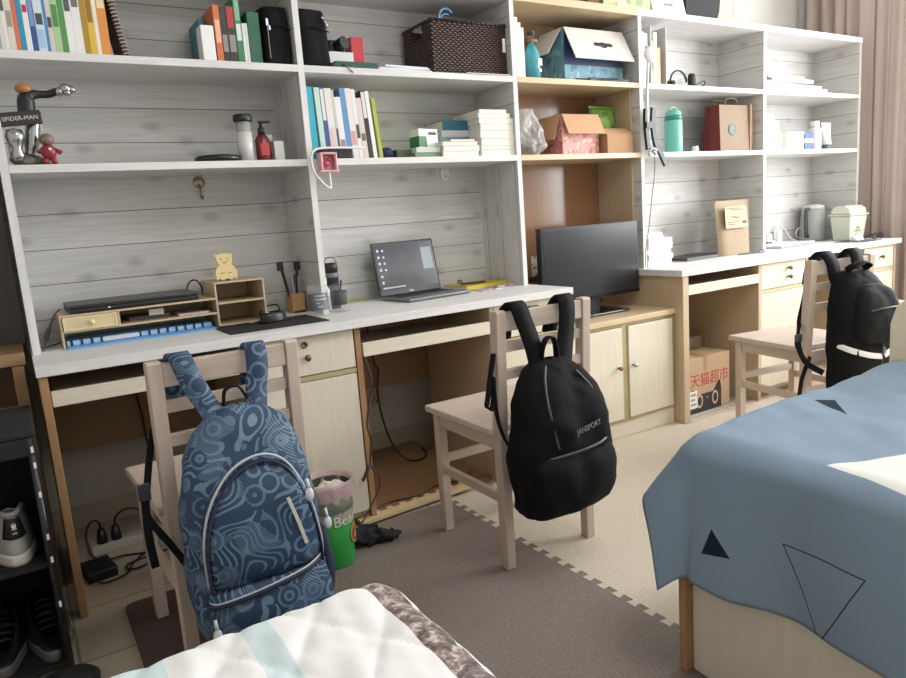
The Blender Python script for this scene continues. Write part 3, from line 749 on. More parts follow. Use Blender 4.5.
MB().lathe([(0, 0), (.03, 0), (.033, .01), (.03, .02), (0, .02)], seg=20).build('ear_cup', BLACKM, t, loc=(-.10, .01, .012), rot=(0, 0, 0), smooth=True)
MB().tube([(.05, -.02, .006), (.1, -.03, .03), (.125, -.03, .035), (.135, -.02, .02), (.12, 0, .005)], .003, 6, smooth=5).build('microphone_boom', BLACK, t, smooth=True)
# clip light
t = thing('clip_light', 'white clip-on disc light with black clamp on the shelf upright', 'lamp', (2.655, -.03, 1.40))
MB().lathe([(0, 0), (.034, 0), (.036, .006), (.032, .014), (0, .014)], seg=28).build('lamp_head', M('#e9e9ea', .35), t, loc=(.012, -.008, .355), rot=(PI/2, 0, -.3), smooth=True)
MB().tube([(.008, 0, .33), (.0, 0, .26), (-.006, .002, .14), (-.004, .004, .02)], .007, 10, smooth=5).build('gooseneck', M('#d5d6d8', .3), t, smooth=True)
m = MB().ribbon([(-.012, .004, .11), (-.012, .006, .03), (.0, .006, -.08)], .022, .016, (1, 0, 0), smooth=4).ribbon([(.03, -.004, .115), (.028, .0, .04), (.045, .0, -.05), (.075, -.004, -.1), (.105, -.008, -.155)], .026, .014, (1, 0, .3), smooth=5).box(-.02, .035, -.008, .012, .02, .05)
m.build('clamp', BLACK, t, smooth=False)
m = MB().tube([(-.01, -.004, -.09), (.02, -.008, -.075), (.05, -.006, -.085)], .005, 8, smooth=4).cyl((.012, -.01, -.085), (.03, -.014, -.1), .009).cyl((-.012, -.01, -.1), (-.004, -.01, -.11), .006)
m.build('hinge', STEEL, t, smooth=True)
MB().tube([(.03, -.006, -.08), (.035, 0, -.18), (.02, .01, -.32), (.0, .015, -.46), (-.02, .018, -.55), (-.024, .02, -.64)], .002, 6, smooth=6).build('cable', DARK, t, smooth=True)
# bottles and bag
def lathe_thing(name, label, cat, loc, parts, group=None):
    t = thing(name, label, cat, loc, group=group)
    for nm, prof, mat in parts: MB().lathe(prof, seg=24).build(nm, mat, t, smooth=True)
    return t
TEAL = M('#6cbfae', .35)
t = lathe_thing('water_bottle', 'mint green water bottle with carry loop on the right shelf', 'bottle', (2.958, .08, ZB), [('body', [(0, 0), (.042, 0), (.045, .006), (.045, .155), (.041, .165), (0, .165)], TEAL), ('collar', [(0, .165), (.043, .165), (.044, .18), (.04, .184), (0, .184)], M('#3c7f78', .4)), ('lid', [(0, .184), (.041, .184), (.040, .2), (.03, .212), (0, .212)], TEAL)])
MB().tube([(-.028, 0, .205), (-.02, 0, .224), (0, 0, .23), (.02, 0, .224), (.028, 0, .205)], .004, 8, smooth=4).build('carry_loop', TEAL, t, smooth=True)
lathe_thing('bottle', 'slim white bottle close behind the black clamp', 'bottle', (2.782, .1, ZB), [('body', [(0, 0), (.018, 0), (.018, .07), (.012, .078), (.012, .09), (0, .09)], WHITE)])
lathe_thing('jar', 'tiny white jar between water bottle and brown paper bag', 'jar', (3.075, .04, ZB), [('body', [(0, 0), (.018, 0), (.018, .02), (0, .02)], WHITE), ('lid', [(0, .02), (.015, .02), (.015, .03), (0, .03)], WHITE)])
KR = M('#88725f', .75, var=.05)
t = thing('paper_bag', 'brown paper carrier bag with a green round emblem', 'bag', (3.402, .045, ZB+.0005))
m = MB()
vs = [m.bm.verts.new(p) for p in [(-.115, 0, 0), (.13, 0, 0), (.13, .12, 0), (-.115, .12, 0), (-.11, .012, .245), (.127, .012, .245), (.127, .10, .245), (-.11, .10, .245)]]
for f in ((0, 1, 2, 3), (0, 1, 5, 4), (1, 2, 6, 5), (2, 3, 7, 6)): m.bm.faces.new([vs[i] for i in f])
m.build('bag_body', KR, t, solid=.001)
m = MB(); vs = [m.bm.verts.new(p) for p in [(-.1155, 0, 0), (-.128, .06, .0), (-.1155, .12, 0), (-.1105, .012, .245), (-.122, .055, .245), (-.1105, .10, .245)]]
m.bm.faces.new([vs[i] for i in (0, 1, 4, 3)]); m.bm.faces.new([vs[i] for i in (1, 2, 5, 4)])
m.build('side_gusset', M('#6f2a26', .7), t, solid=.001)
m = MB()
for y in (.02, .1): m.tube([(-.05, y, .235), (-.045, y+.002, .265), (-.02, y+.002, .28), (.03, y+.002, .28), (.055, y+.002, .265), (.06, y, .235)], .0025, 6, smooth=4)
m.build('handle', M('#9a7660', .7), t, smooth=True)
e = MB().lathe([(0, -.0006), (.031, -.0006), (.031, .0008), (0, .0008)], seg=32).build('emblem', M('#072319', .5), t, loc=(-.012, .003, .115), rot=(PI/2-.05, 0, 0))
m = MB()   # pale figure and rays within the green disc
m.lathe([(0, .0008), (.007, .0008), (.007, .0014), (0, .0014)], (0, .006, 0), 14)
m.prism([(-.006, .014), (-.003, .02), (0, .016), (.003, .02), (.006, .014)], 'z', .0008, .0014)
for s_ in (-1, 1):
    for k in range(2):
        x = s_*(.012+.007*k); m.prism([(x-.0012, -.022+.008*k), (x+.0012, -.022+.008*k), (x+s_*.003+.0012, .008-.004*k), (x+s_*.003-.0012, .008-.004*k)], 'z', .0008, .0014)
m.prism([(-.004, -.006), (.004, -.006), (.002, -.024), (-.002, -.024)], 'z', .0008, .0014)
m.build('emblem_figure', M('#7c8d81', .6), e)
t = thing('paper_bag', 'folded beige paper bag tucked beside the brown carrier bag', 'bag', (3.562, .05, ZB+.0005))
MB().box(-.016, -.002, 0, .1, .005, .25).build('panel', M('#c2a488', .8), t, rot=(0, .02, 0))
MB().box(.003, .014, .005, .1, 0, .22).build('panel', M('#b2957c', .8), t, rot=(0, .06, 0))
# far right bay
G = 'magazines in the far right bay'
zz = ZA+.0006
for i, (dx, w_, th, c, rz, lb) in enumerate([(.0, .60, .022, '#dedcdc', 0, 'lowest white magazine of the pile in the far right bay'), (.04, .54, .02, '#e6e4e4', .02, 'second white magazine of the pile in the far right bay'), (.02, .30, .018, '#7a4f55', -.03, 'dark red magazine in the pile in the far right bay'), (.12, .42, .018, '#e8e8ea', .03, 'fourth white magazine of the pile in the far right bay'), (.10, .34, .014, '#d5d6da', 0, 'topmost pale magazine of the pile in the far right bay')]):
    book(lb, th, .2, w_, c, (3.64+dx, .02+.012*i, zz), G, lie=True, rz=rz, cover=.0012); zz += th+.001
G = 'white boxes in the far right bay'
stack(3.632, .02, ZB, .165, .16, [(.034, '#eceae8', 0, 0, 'lowest white book of the left stack in the far right bay'), (.032, '#e8e6e3', .004, 0, 'second white book of the left stack in the far right bay'), (.03, '#efeeec', -.002, .002, 'third white book of the left stack in the far right bay'), (.03, '#e6e4e2', .0, -.02, 'fourth white book of the left stack in the far right bay'), (.03, '#efeeee', .0, -.03, 'fifth white book of the left stack in the far right bay'), (.028, '#e9e9e9', .0, -.07, 'topmost white book of the left stack in the far right bay')], 'left white stack, far right bay')
stack(3.845, .02, ZB, .17, .16, [(.03, '#ecebe9', 0, 0, 'lowest white book of the low stack beside the dark blue box'), (.028, '#e8e7e6', .0, 0, 'second white book of the low stack beside the dark blue box'), (.028, '#eeeeec', .003, -.004, 'third white book of the low stack beside the dark blue box'), (.012, '#dfe0e2', -.002, .002, 'topmost thin booklet of the low stack beside the dark blue box')], 'low white stack, far right bay')
t = thing('box', 'dark blue box with white band left of the white bottle', 'box', (4.035, .03, ZB+.0005))
MB().box(0, .085, 0, .06, 0, .1).build('carton', M('#3c4f7c', .5), t, bevel=.002); MB().box(-.0005, .0855, -.0008, .0605, .04, .062).build('white_band', WHITE, t)
lathe_thing('bottle', 'tall white cosmetic bottle in the far right bay', 'bottle', (4.168, .05, ZB), [('body', [(0, 0), (.034, 0), (.036, .006), (.036, .118), (.03, .126), (0, .126)], M('#dfe0e0', .3)), ('cap', [(0, .126), (.024, .126), (.024, .165), (0, .165)], WHITE)])
t = thing('tube', 'pale green cream tube standing on its cap', 'tube', (4.288, .05, ZB))
MB().lathe([(0, 0), (.025, 0), (.025, .028), (0, .028)], seg=20).build('cap', M('#55605a', .4), t, smooth=True)
def tb(u, v):
    a = 2*PI*u; k = v
    return ((.030+.022*k)*math.cos(a), (.030*(1-k)+.002)*math.sin(a), .028+.13*v)
MB().grid(tb, 28, 10, closed_u=True).build('tube_body', M('#c6ccbf', .35), t, smooth=True)

# ---------------------------------------------------------------- on top of the bookshelves
t = thing('box', 'brown carton on top of the wooden bookshelf', 'box', (2.36, .04, ZT)); MB().box(0, .075, 0, .2, 0, .16).build('carton', M('#6d5140', .7), t)
t = thing('box', 'green patterned gift box on top of the wooden bookshelf', 'box', (2.445, .03, ZT)); MB().box(0, .305, 0, .22, 0, .15).build('carton', printed('gift_print', '#b9bd8f', '#8fa070', '#d6cfae', sc=14), t)
MB().box(-.002, .307, -.002, .222, .15, .18).build('lid', M('#b7b383', .6), t)
t = thing('calendar', 'white desk calendar on top of the right bookshelf', 'calendar', (2.775, .03, ZT))
m = MB().prism([(0, 0), (.1, 0), (.052, .19), (.048, .19)], 'x', 0, .235); m.build('sheets', M('#d9d5dc', .6), t)
m = MB()
for k, (x0, x1) in enumerate(((.09, .10), (.104, .118), (.122, .128), (.132, .15))): m.box(x0, x1, -.0008, 0, -.006+.002*(k % 2), .006)
m.build('printed_line', M('#77729a', .6), t, loc=(0, .0125, .05), rot=(-.25, 0, 0))
t = thing('panel', 'black rounded panel leaning on top of the right bookshelf', 'panel', (3.03, .05, ZT))
m = MB().prism([(0, 0), (.235, 0), (.262, .05), (.275, .16), (.26, .24), (.0, .24)], 'y', 0, .02); m.build('board', BLACKM, t, bevel=.003)
t = thing('box', 'beige carton at the right end on top of the bookshelf', 'box', (3.275, .08, ZT)); MB().box(0, .30, 0, .2, 0, .18).build('carton', M('#d0b598', .6), t, bevel=.002); MB().box(.17, .178, -.001, 0, 0, .18).build('tape', M('#b0937a', .5), t)
# ---------------------------------------------------------------- left desk, shelf figures and small hooks
DT = .7505
# display sign and figures
t = thing('display_sign', 'dark sign plaque with white lettering on a rocky silver display base', 'display', (.082, .045, ZB+.0005))
m = MB()
for k, (x, y, r, z) in enumerate([(-.022, 0, .032, .018), (.01, .01, .03, .015), (-.008, -.015, .026, .012), (.04, .0, .02, .01)]): m.sphere((x, y, z), r, sub=2, sc=(1, 1, .6))
for v in m.bm.verts:
    v.co += Vector((noise.noise(v.co*60), noise.noise(v.co*60+Vector((9, 0, 0))), 0))*.006; v.co.z = max(.0005, v.co.z)
m.build('rock_base', M('#6e675c', .6, var=.4), t)
p = MB().box(-.056, .053, -.004, .004, -.02, .02).build('sign_plate', M('#2b2724', .5), t, loc=(-.008, -.035, .132), rot=(0, -.10, 0), bevel=.002)
text('SPIDER-MAN', .0165, M('#cfcac0', .5), p, (-.0015, -.0045, 0), (PI/2, 0, 0), 'lettering')
m = MB().tube([(-.048, -.012, .02), (-.05, -.03, .115)], .003, 6).tube([(.038, -.012, .012), (.040, -.03, .12)], .003, 6); m.build('post', STEEL, t)
CHR = M('#a9a9ab', .22, .9)
m = MB().lathe([(0, 0), (.014, 0), (.018, .015), (.012, .035), (.022, .055), (.026, .07), (.02, .088), (0, .094)], (-.030, -.03, .012), 16); m.build('silver_globe', CHR, t, smooth=True)
m = MB().tube([(.0, 0, .03), (.012, 0, .07), (.02, 0, .11), (.03, 0, .16)], [.016, .013, .016, .02], 10, smooth=4); m.build('silver_column', CHR, t, smooth=True)
m = MB().tube([(.012, 0, .14), (.014, 0, .185), (.03, 0, .205), (.075, 0, .208), (.1, -.005, .218)], [.024]*6+[.022, .019, .016, .013]+[.011]*8, 10, smooth=4); m.build('black_arm', BLACK, t, smooth=True)
m = MB().sphere((.105, -.005, .215), .014).sphere((.122, -.008, .224), .017).sphere((.138, -.008, .222), .012).sphere((.125, -.012, .212), .011); m.build('silver_cluster', CHR, t, smooth=True)
MB().sphere((.012, -.002, .222), .021, sc=(1.1, 1, .8)).build('orange_cap', M('#a9713f', .5), t, smooth=True)
t = thing('figurine', 'small dark red toy figure with round head beside the sign plaque', 'figurine', (.131, .01, ZB+.0005))
m = MB().sphere((0, 0, .036), .02, sc=(1.1, .9, 1.2)).tube([(-.008, 0, .02), (-.014, -.004, .002)], .008, 8).tube([(.008, 0, .02), (.014, -.004, .002)], .008, 8).tube([(.014, 0, .045), (.03, -.004, .032), (.034, -.006, .04)], .006, 8).tube([(-.014, 0, .045), (-.028, -.004, .034)], .006, 8)
m.build('body', M('#8e2b37', .4), t, smooth=True)
MB().sphere((0, 0, .072), .019, sc=(1.1, 1, .95)).build('head', M('#7c6a60', .5, var=.3), t, smooth=True)
MB().sphere((.003, -.02, .042), .0045).build('badge', WHITE, t, smooth=True)
# bottles at the right of the first bay
t = lathe_thing('tumbler', 'clear plastic tumbler with black lid and white sleeve', 'tumbler', (.738, .06, ZB), [('body', [(0, 0), (.023, 0), (.025, .004), (.025, .135), (0, .135)], M('#a7a6a3', .2)), ('sleeve', [(.0255, .004), (.0262, .004), (.0262, .10), (.0255, .10)], M('#cfcdca', .4)), ('lid', [(0, .135), (.031, .135), (.032, .14), (.032, .155), (.029, .159), (0, .159)], BLACK)])
t = lathe_thing('pump_bottle', 'dark red pump bottle between the tumbler and white carton', 'bottle', (.799, .06, ZB), [('body', [(0, 0), (.023, 0), (.025, .004), (.025, .075), (.014, .092), (0, .092)], M('#6a1c22', .25)), ('collar', [(0, .092), (.012, .092), (.012, .115), (.005, .118), (.005, .132), (0, .132)], BLACK)])
MB().box(-.008, .035, -.006, .006, .132, .14).build('pump_head', BLACK, t, bevel=.002)
MB().box(-.015, .015, -.0256, -.0225, .02, .06).build('label_panel', M('#b23a3e', .4), t)
tag(MB().box(0, .035, 0, .035, 0, .068).build('carton', M('#cbc9c4', .5), loc=(.834, .04, ZB+.0005), bevel=.001), 'small off-white carton at the right of the dark red bottle', 'box')
lathe_thing('bottle', 'little white-capped bottle behind the small off-white carton', 'bottle', (.846, .13, ZB), [('body', [(0, 0), (.018, 0), (.018, .075), (0, .075)], M('#8c2f36', .3)), ('cap', [(0, .075), (.014, .075), (.014, .1), (0, .1)], WHITE)])
tag(MB().lathe([(0, 0), (.072, 0), (.08, .012), (.074, .022), (.06, .024), (0, .024)], seg=36).build('lid', M('#1d1d1f', .35), loc=(.645, .085, ZB+.0005), smooth=True), 'round black lid lying flat left of the tumbler', 'lid')
# wall hooks
t = thing('hook', 'small brass-coloured hook on the planks under the middle-left shelf', 'hook', (.617, .29, 1.245))
MB().lathe([(0, 0), (.021, 0), (.021, .003), (.012, .008), (0, .009)], seg=20).build('plate', M('#a49b82', .35, .7), t, loc=(0, 0, .018), rot=(PI/2, 0, 0), smooth=True)
MB().tube([(0, -.006, .012), (0, -.014, -.012), (0, -.012, -.034), (.002, -.022, -.042), (0, -.03, -.034)], .004, 8, smooth=4).build('prong', M('#8d8467', .35, .7), t, smooth=True)
t = thing('hook', 'round white adhesive hook on the planks above the open laptop', 'hook', (1.69, .29, 1.262))
MB().lathe([(0, 0), (.026, 0), (.026, .004), (.02, .007), (0, .007)], seg=28, sy=1.25).build('plate', M('#dcdbd6', .4), t, rot=(PI/2, 0, 0), smooth=True)
MB().tube([(0, -.006, .005), (0, -.012, -.012), (0, -.02, -.018), (0, -.026, -.01)], .003, 6, smooth=4).build('prong', M('#dcdbd6', .4), t, smooth=True)

# pink clip with white cable hanging at the divider
t = thing('clip', 'pink plastic shelf clip with a looping white cable', 'clip', (1.0, -.022, 1.30))
PK = M('#dba3ac', .4)
m = MB().box(-.03, -.022, -.02, .02, -.033, .03).box(.026, .034, -.02, .02, -.033, .03).box(-.022, .026, -.02, .02, .022, .03).box(-.035, .038, -.022, .021, -.04, -.032).box(-.022, .026, .012, .02, -.032, .022)
m.build('frame', PK, t, bevel=.003)
MB().sphere((-.005, -.004, -.008), .012).sphere((.01, -.002, .004), .008).build('pink_knob', M('#b5566a', .4), t, smooth=True)
MB().tube([(.155, .006, .046), (.05, 0, .047), (-.02, -.006, .045), (-.05, -.008, .035), (-.062, -.01, .005), (-.055, -.012, -.04), (-.03, -.014, -.075), (-.006, -.014, -.095), (.002, -.012, -.085), (.0, -.01, -.04)], .0042, 8, smooth=8).build('cable', M('#dcdcda', .4), t, smooth=True)

# ---- desktop organiser with drawer and cubby
t = thing('desk_organizer', 'birch desk organiser with a small drawer and side cubby', 'organizer', (.085, .03, DT))
z1 = .104; b = .006
m = MB().box(0, b, 0, .23, 0, z1).box(b, .478, 0, .23, z1-b, z1).box(b, .478, 0, .23, .048, .048+b).box(.165, .165+b, 0, .2, .048+b, z1-b).box(b, .478, .224, .23, .048+b, z1-b)
m.build('riser', BIRCH, t, bevel=.0008)
m = MB().box(.480, .486, .01, .22, 0, .155).box(.648, .654, .01, .22, 0, .155).box(.486, .648, .01, .22, .149, .155).box(.486, .648, .01, .22, .078, .084).box(.486, .648, .01, .22, 0, .006).box(.486, .648, .214, .22, .006, .149)
m.build('cubby', BIRCH, t, bevel=.0008)
d = MB().box(.008, .163, -.004, .002, .055, .097).box(.012, .159, .002, .18, .056, .06).build('drawer', M('#d3c198', .5), t, bevel=.001)
MB().box(.008, .014, -.006, -.004, .055, .097).box(.157, .163, -.006, -.004, .055, .097).box(.014, .157, -.006, -.004, .055, .06).box(.014, .157, -.006, -.004, .092, .097).build('drawer_frame', M('#dccca6', .5), d)
MB().lathe([(0, 0), (.006, 0), (.006, .004), (.009, .008), (.007, .014), (0, .015)], seg=16).build('knob', M('#e0cf9a', .4), d, loc=(.088, -.006, .077), rot=(PI/2, 0, 0), smooth=True)
tag(MB().box(0, .10, 0, .14, 0, .007).build('paper', M('#b9a8a3', .7), loc=(.44, .05, DT+.0545)), 'pinkish folded paper lying on the organiser shelf', 'paper')
tag(MB().box(0, .13, 0, .12, 0, .012).build('notepad', M('#5c5a58', .6), loc=(.29, .09, DT+.0545), rot=(0, 0, .08)), 'dark grey notepad lying on the organiser shelf', 'notepad')
tag(MB().box(0, .045, 0, .02, 0, .02).build('box', M('#b3b0aa', .5), loc=(.35, .06, DT+.069)), 'small grey box on top of the notepad in the organiser', 'box')
t = thing('laptop', 'closed black laptop lying on top of the desk organiser', 'laptop', (.118, .04, DT+z1+.0005), rz=.02)
MB().box(0, .395, 0, .215, .002, .014).build('base', BLACK, t, bevel=.003); MB().box(.0, .395, 0, .215, .0145, .027).build('lid', M('#202024', .35), t, bevel=.003)
MB().box(.11, .117, -.001, 0, .008, .012).build('status_light', WHITE, t)
t = thing('phone_stand', 'cream wooden piggy-shaped phone stand on the cubby', 'phone stand', (.625, .085, DT+.156), rz=.05)
PIGM = M('#d8c18a', .45)
pl = [(-.034, 0), (-.03, .008), (-.022, .008), (-.022, .002), (.022, .002), (.022, .008), (.03, .008), (.036, 0), (.04, .018), (.038, .034), (.03, .048), (.022, .054), (.027, .066), (.028, .08), (.032, .094), (.022, .091), (.010, .096), (-.012, .096), (-.022, .092), (-.034, .095), (-.029, .080), (-.026, .064), (-.02, .054), (-.03, .048), (-.038, .034), (-.039, .018)]
MB().prism(pl, 'y', 0, .006).build('figure_plate', PIGM, t, rot=(-.12, 0, 0), bevel=.001)
m = MB().box(-.014, -.010, -.0012, 0, .074, .078).box(.010, .014, -.0012, 0, .074, .078).tube([(-.008, -.0008, .067), (0, -.0008, .062), (.008, -.0008, .067)], .001, 5, smooth=4).box(-.02, -.006, -.0012, 0, .026, .028).box(.006, .02, -.0012, 0, .026, .028)
m.build('engraved_face', M('#6b5530', .6), t, rot=(-.12, 0, 0))
MB().box(-.02, .02, .006, .06, 0, .005).build('foot', PIGM, t)
MB().box(-.006, .006, -.008, 0, .001, .006).build('slot_clip', DARK, t)
# blue folder under the organiser
t = thing('binder', 'bright blue ring binder lying under the desk organiser', 'binder', (.096, -.012, DT), rz=.02)
BL = M('#79aee0', .45)
MB().box(0, .455, 0, .2, 0, .004).build('cover', BL, t)
MB().box(.002, .452, .07, .198, .0045, .02).build('spine_block', M('#a3c6e8', .5), t, bevel=.002)
for k in range(15):
    x = .012+k*.029
    if 4 <= k <= 6: continue
    MB().box(x, x+.007, .0685, .085, .002, .021).build('clip', M('#1c2836', .4), t)
MB().box(.105, .215, .066, .075, .006, .018).build('white_label', M('#d7dbe0', .5), t)
# mouse mat, mouse
tag(MB().box(-.17, .17, -.12, .12, 0, .003).build('mouse_mat', M('#1b1a1c', .8), loc=(.712, -.075, DT), rot=(0, 0, -.005), bevel=.002), 'black rectangular mouse mat in front of the birch cubby', 'mouse mat')
def mouse(label, x, y, z, rz, mt, rough=.3):
    t = thing('computer_mouse', label, 'mouse', (x, y, z), rz)
    def f(u, v):
        a = 2*PI*u; r = 1-v**2.2
        return (.052*math.cos(a)*(1-.35*v**2), .030*math.sin(a)*(1-.35*v**2), .005+.03*(1-(1-v)**2))
    m = MB().grid(f, 28, 10, closed_u=True).sphere((0, 0, .0155), .02, sc=(1.6, .9, 1)).box(-.046, .046, -.024, .024, .001, .008)
    m.build('shell', mt, t, smooth=True)
    MB().cyl((-.025, -.0035, .032), (-.025, .0035, .032), .008, seg=14).build('wheel', GREY, t)
    return t
t = mouse('black computer mouse with cord on the black mat', .735, -.035, DT+.0035, .35, BLACK)
MB().tube([(.05, .01, .012), (.07, .05, .03), (.09, .09, .045), (.06, .12, .04), (.02, .10, .02), (.0, .06, .012)], .003, 6, smooth=6).build('cord', BLACK, t, smooth=True)
tag(MB().prism([(0, 0), (.028, .01), (.01, .022)], 'z', 0, .001).build('paper_scrap', M('#a9b0aa', .6), loc=(.66, .0, DT+.0035)), 'small grey-green scrap lying by the mouse on the mat', 'scrap')
# pen holder with pens
t = thing('pen_holder', 'square wooden pen holder left of the glass measuring mug', 'pen holder', (.895, .17, DT), rz=.1)
m = MB().box(-.026, .026, -.026, -.021, 0, .075).box(-.026, .026, .021, .026, 0, .075).box(-.026, -.021, -.021, .021, 0, .075).box(.021, .026, -.021, .021, 0, .075).box(-.021, .021, -.021, .021, 0, .004)
m.build('cup', M('#b58d5f', .5, var=.15), t, bevel=.001)
MB().box(-.024, .024, -.028, -.026, .0, .008).build('base_slot', DARK, t)
for k, (x, y, dx, dy, L, r, c, lb) in enumerate([(-.012, 0, -.035, .0, .19, .006, '#232326', 'black flat-topped pen leaning left in the wooden holder'), (.01, .008, .012, .0, .185, .006, '#26262a', 'black pen standing at the right in the wooden holder'), (.0, -.008, -.012, -.004, .15, .0045, '#9fa3a8', 'silver slim pen in the wooden holder'), (-.004, .01, .014, .004, .14, .0045, '#5c6068', 'grey pen in the middle of the wooden holder'), (.012, -.01, .004, -.002, .135, .0045, '#8b8e94', 'light grey pen at the front of the wooden holder')]):
    p = thing('pen', lb, 'pen', (.895+x, .17+y, DT+.005), group='pens in the wooden holder')
    MB().cyl((0, 0, 0), (dx*.75, dy*.75, L*.75), r*.8, r, 10).build('barrel', M(c, .35), p, smooth=False)
    m = MB().cyl((dx*.75, dy*.75, L*.75), (dx, dy, L), r, r, 10)
    if k < 2: m.box(dx-.012, dx+.012, dy-.004, dy+.004, L-.03, L+.004)
    m.build('cap', M(c, .35), p)
# glass mug
t = thing('glass_mug', 'clear glass mug with grey printed panel on the desk', 'mug', (.902, -.045, DT))
R_ = .036
MB().lathe([(0, 0), (R_, 0), (R_, .112), (R_-.0025, .112), (R_-.0025, .006), (0, .006)], seg=32).build('glass_body', GLASS, t, smooth=True)
m = MB()
def pan(u, v):
    a = -PI*.98+PI*.96*u; return ((R_+.0006)*math.cos(a), (R_+.0006)*math.sin(a), .024+.062*v)
m.grid(pan, 24, 2); m.build('grey_print', M('#66696c', .5), t, smooth=True)
m = MB()
for i, (a0, a1) in enumerate([(-2.2, -1.1), (-2.2, -1.0), (-2.1, -1.75), (-1.95, -1.45)]):
    for q in range(5):
        u0 = a0+(a1-a0)*q/5; u1 = u0+(a1-a0)/5*.72; r = R_+.0012; z = .074-.013*i
        vs = [m.bm.verts.new((r*math.cos(u), r*math.sin(u), zz)) for u, zz in ((u0, z), (u1, z), (u1, z+.006), (u0, z+.006))]; m.bm.faces.new(vs)
m.build('print_line', M('#b9bcbe', .5), t)
MB().tube([(.035, .01, .09), (.058, .012, .085), (.062, .012, .055), (.05, .011, .03), (.035, .01, .028)], .004, 8, smooth=5).build('handle', GLASS, t, smooth=True)
t = thing('cup', 'black cup held in a clear beaker, right of the glass mug', 'cup', (1.008, .012, DT))
MB().lathe([(0, 0), (.035, 0), (.036, .1), (.034, .1), (.033, .004), (0, .004)], seg=28).build('clear_beaker', GLASS, t, smooth=True)
MB().lathe([(0, .026), (.030, .026), (.032, .078), (.0305, .078), (.029, .03), (0, .03)], seg=28).build('black_insert', BLACKM, t, smooth=True)
p = thing('pen', 'short black pen standing in the black cup', 'pen', (1.012, .014, DT+.031))
MB().cyl((0, 0, 0), (.012, .0, .085), .004, .004, 8).build('barrel', BLACK, p)
t = lathe_thing('vacuum_flask', 'black vacuum flask with grey band behind the black cup', 'flask', (1.034, .13, DT), [('body', [(0, 0), (.027, 0), (.028, .004), (.028, .12), (0, .12)], BLACK), ('band', [(0, .12), (.0282, .12), (.0282, .14), (0, .14)], M('#6d6e72', .4)), ('lid', [(0, .14), (.027, .14), (.027, .17), (.022, .178), (0, .178)], BLACK)])
MB().tube([(-.024, 0, .165), (-.018, 0, .192), (.004, 0, .2), (.024, 0, .185), (.03, 0, .15)], .0016, 6, smooth=5).build('carry_loop', DARK, t, smooth=True)
lathe_thing('spray_bottle', 'small translucent white bottle between mug and black cup', 'bottle', (.985, .085, DT), [('body', [(0, 0), (.02, 0), (.02, .075), (.01, .095), (0, .095)], M('#c9cbcc', .3)), ('cap', [(0, .095), (.0095, .095), (.0095, .125), (0, .125)], M('#e3e3e2', .35))])
# open laptop
t = thing('laptop', 'open silver-grey laptop with its desktop showing', 'laptop', (1.283, -.035, DT), rz=.13)
SIL = M('#77787b', .35, .5); W = .322; D = .20
b = MB().box(0, W, 0, D, .002, .014).build('base', SIL, t, bevel=.004)
m = MB()
for r in range(5):
    for k in range(14): m.box(.022+k*.0202, .022+k*.0202+.017, .085+r*.021, .085+r*.021+.017, .0142, .0155)
m.build('keyboard', BLACK, b); MB().box(.115, .205, .012, .075, .0141, .0146).build('touchpad', M('#6d6e72', .4), b)
l = MB().box(0, W, -.001, .008, 0, .225).build('screen_lid', M('#232427', .4), t, loc=(0, D, .014), rot=(-.20, 0, 0), bevel=.003)
def screen():
    t_ = NT('desktop_screen'); v = t_.coord('Object'); sep = t_.node('ShaderNodeSeparateXYZ'); t_.link(v, sep.inputs[0])
    z = t_.math('DIVIDE', sep.outputs[2], .19); n = t_.noise(t_.scale(v, (9, 1, 14)), 1.5, 4)
    f = t_.math('ADD', t_.math('MULTIPLY', n, .35), t_.math('MULTIPLY', z, .75))
    c = t_.ramp(f, [(.15, '#4d5157'), (.42, '#6d6a6c'), (.6, '#7f7d81'), (.95, '#62656c')])
    t_.link(c, t_.b.inputs['Emission Color']); t_.b.inputs['Emission Strength'].default_value = .55
    return t_.out('#0c0c0d', .15)
MB().box(.009, W-.009, -.0022, -.0012, .024, .216).build('display', screen(), l)
def emis(c, s): 
    t_ = NT('lit_'+c.strip('#')); t_.b.inputs['Emission Color'].default_value = lin(c); t_.b.inputs['Emission Strength'].default_value = s; return t_.out(c, .3)
m = MB()
for r in range(6): m.box(.02, .03, -.0028, -.0022, .186-r*.027, .196-r*.027)
for r in range(4): m.box(.045, .054, -.0028, -.0022, .186-r*.027, .194-r*.027)
for k in range(9): m.box(.02+k*.013, .029+k*.013, -.0028, -.0022, .03, .036)
m.build('desktop_icons', emis('#9aa3ae', .6), l)
MB().box(W-.075, W-.02, -.0027, -.0022, .095, .19).build('open_window', emis('#7d868f', .4), l); MB().box(W-.075, W-.02, -.0030, -.0027, .195, .205).build('window_bar', emis('#3f444b', .5), l)
text('DELL', .011, M('#b9bbbe', .3, .6), l, (W/2, -.0022, .011), (PI/2, 0, 0), 'logo')
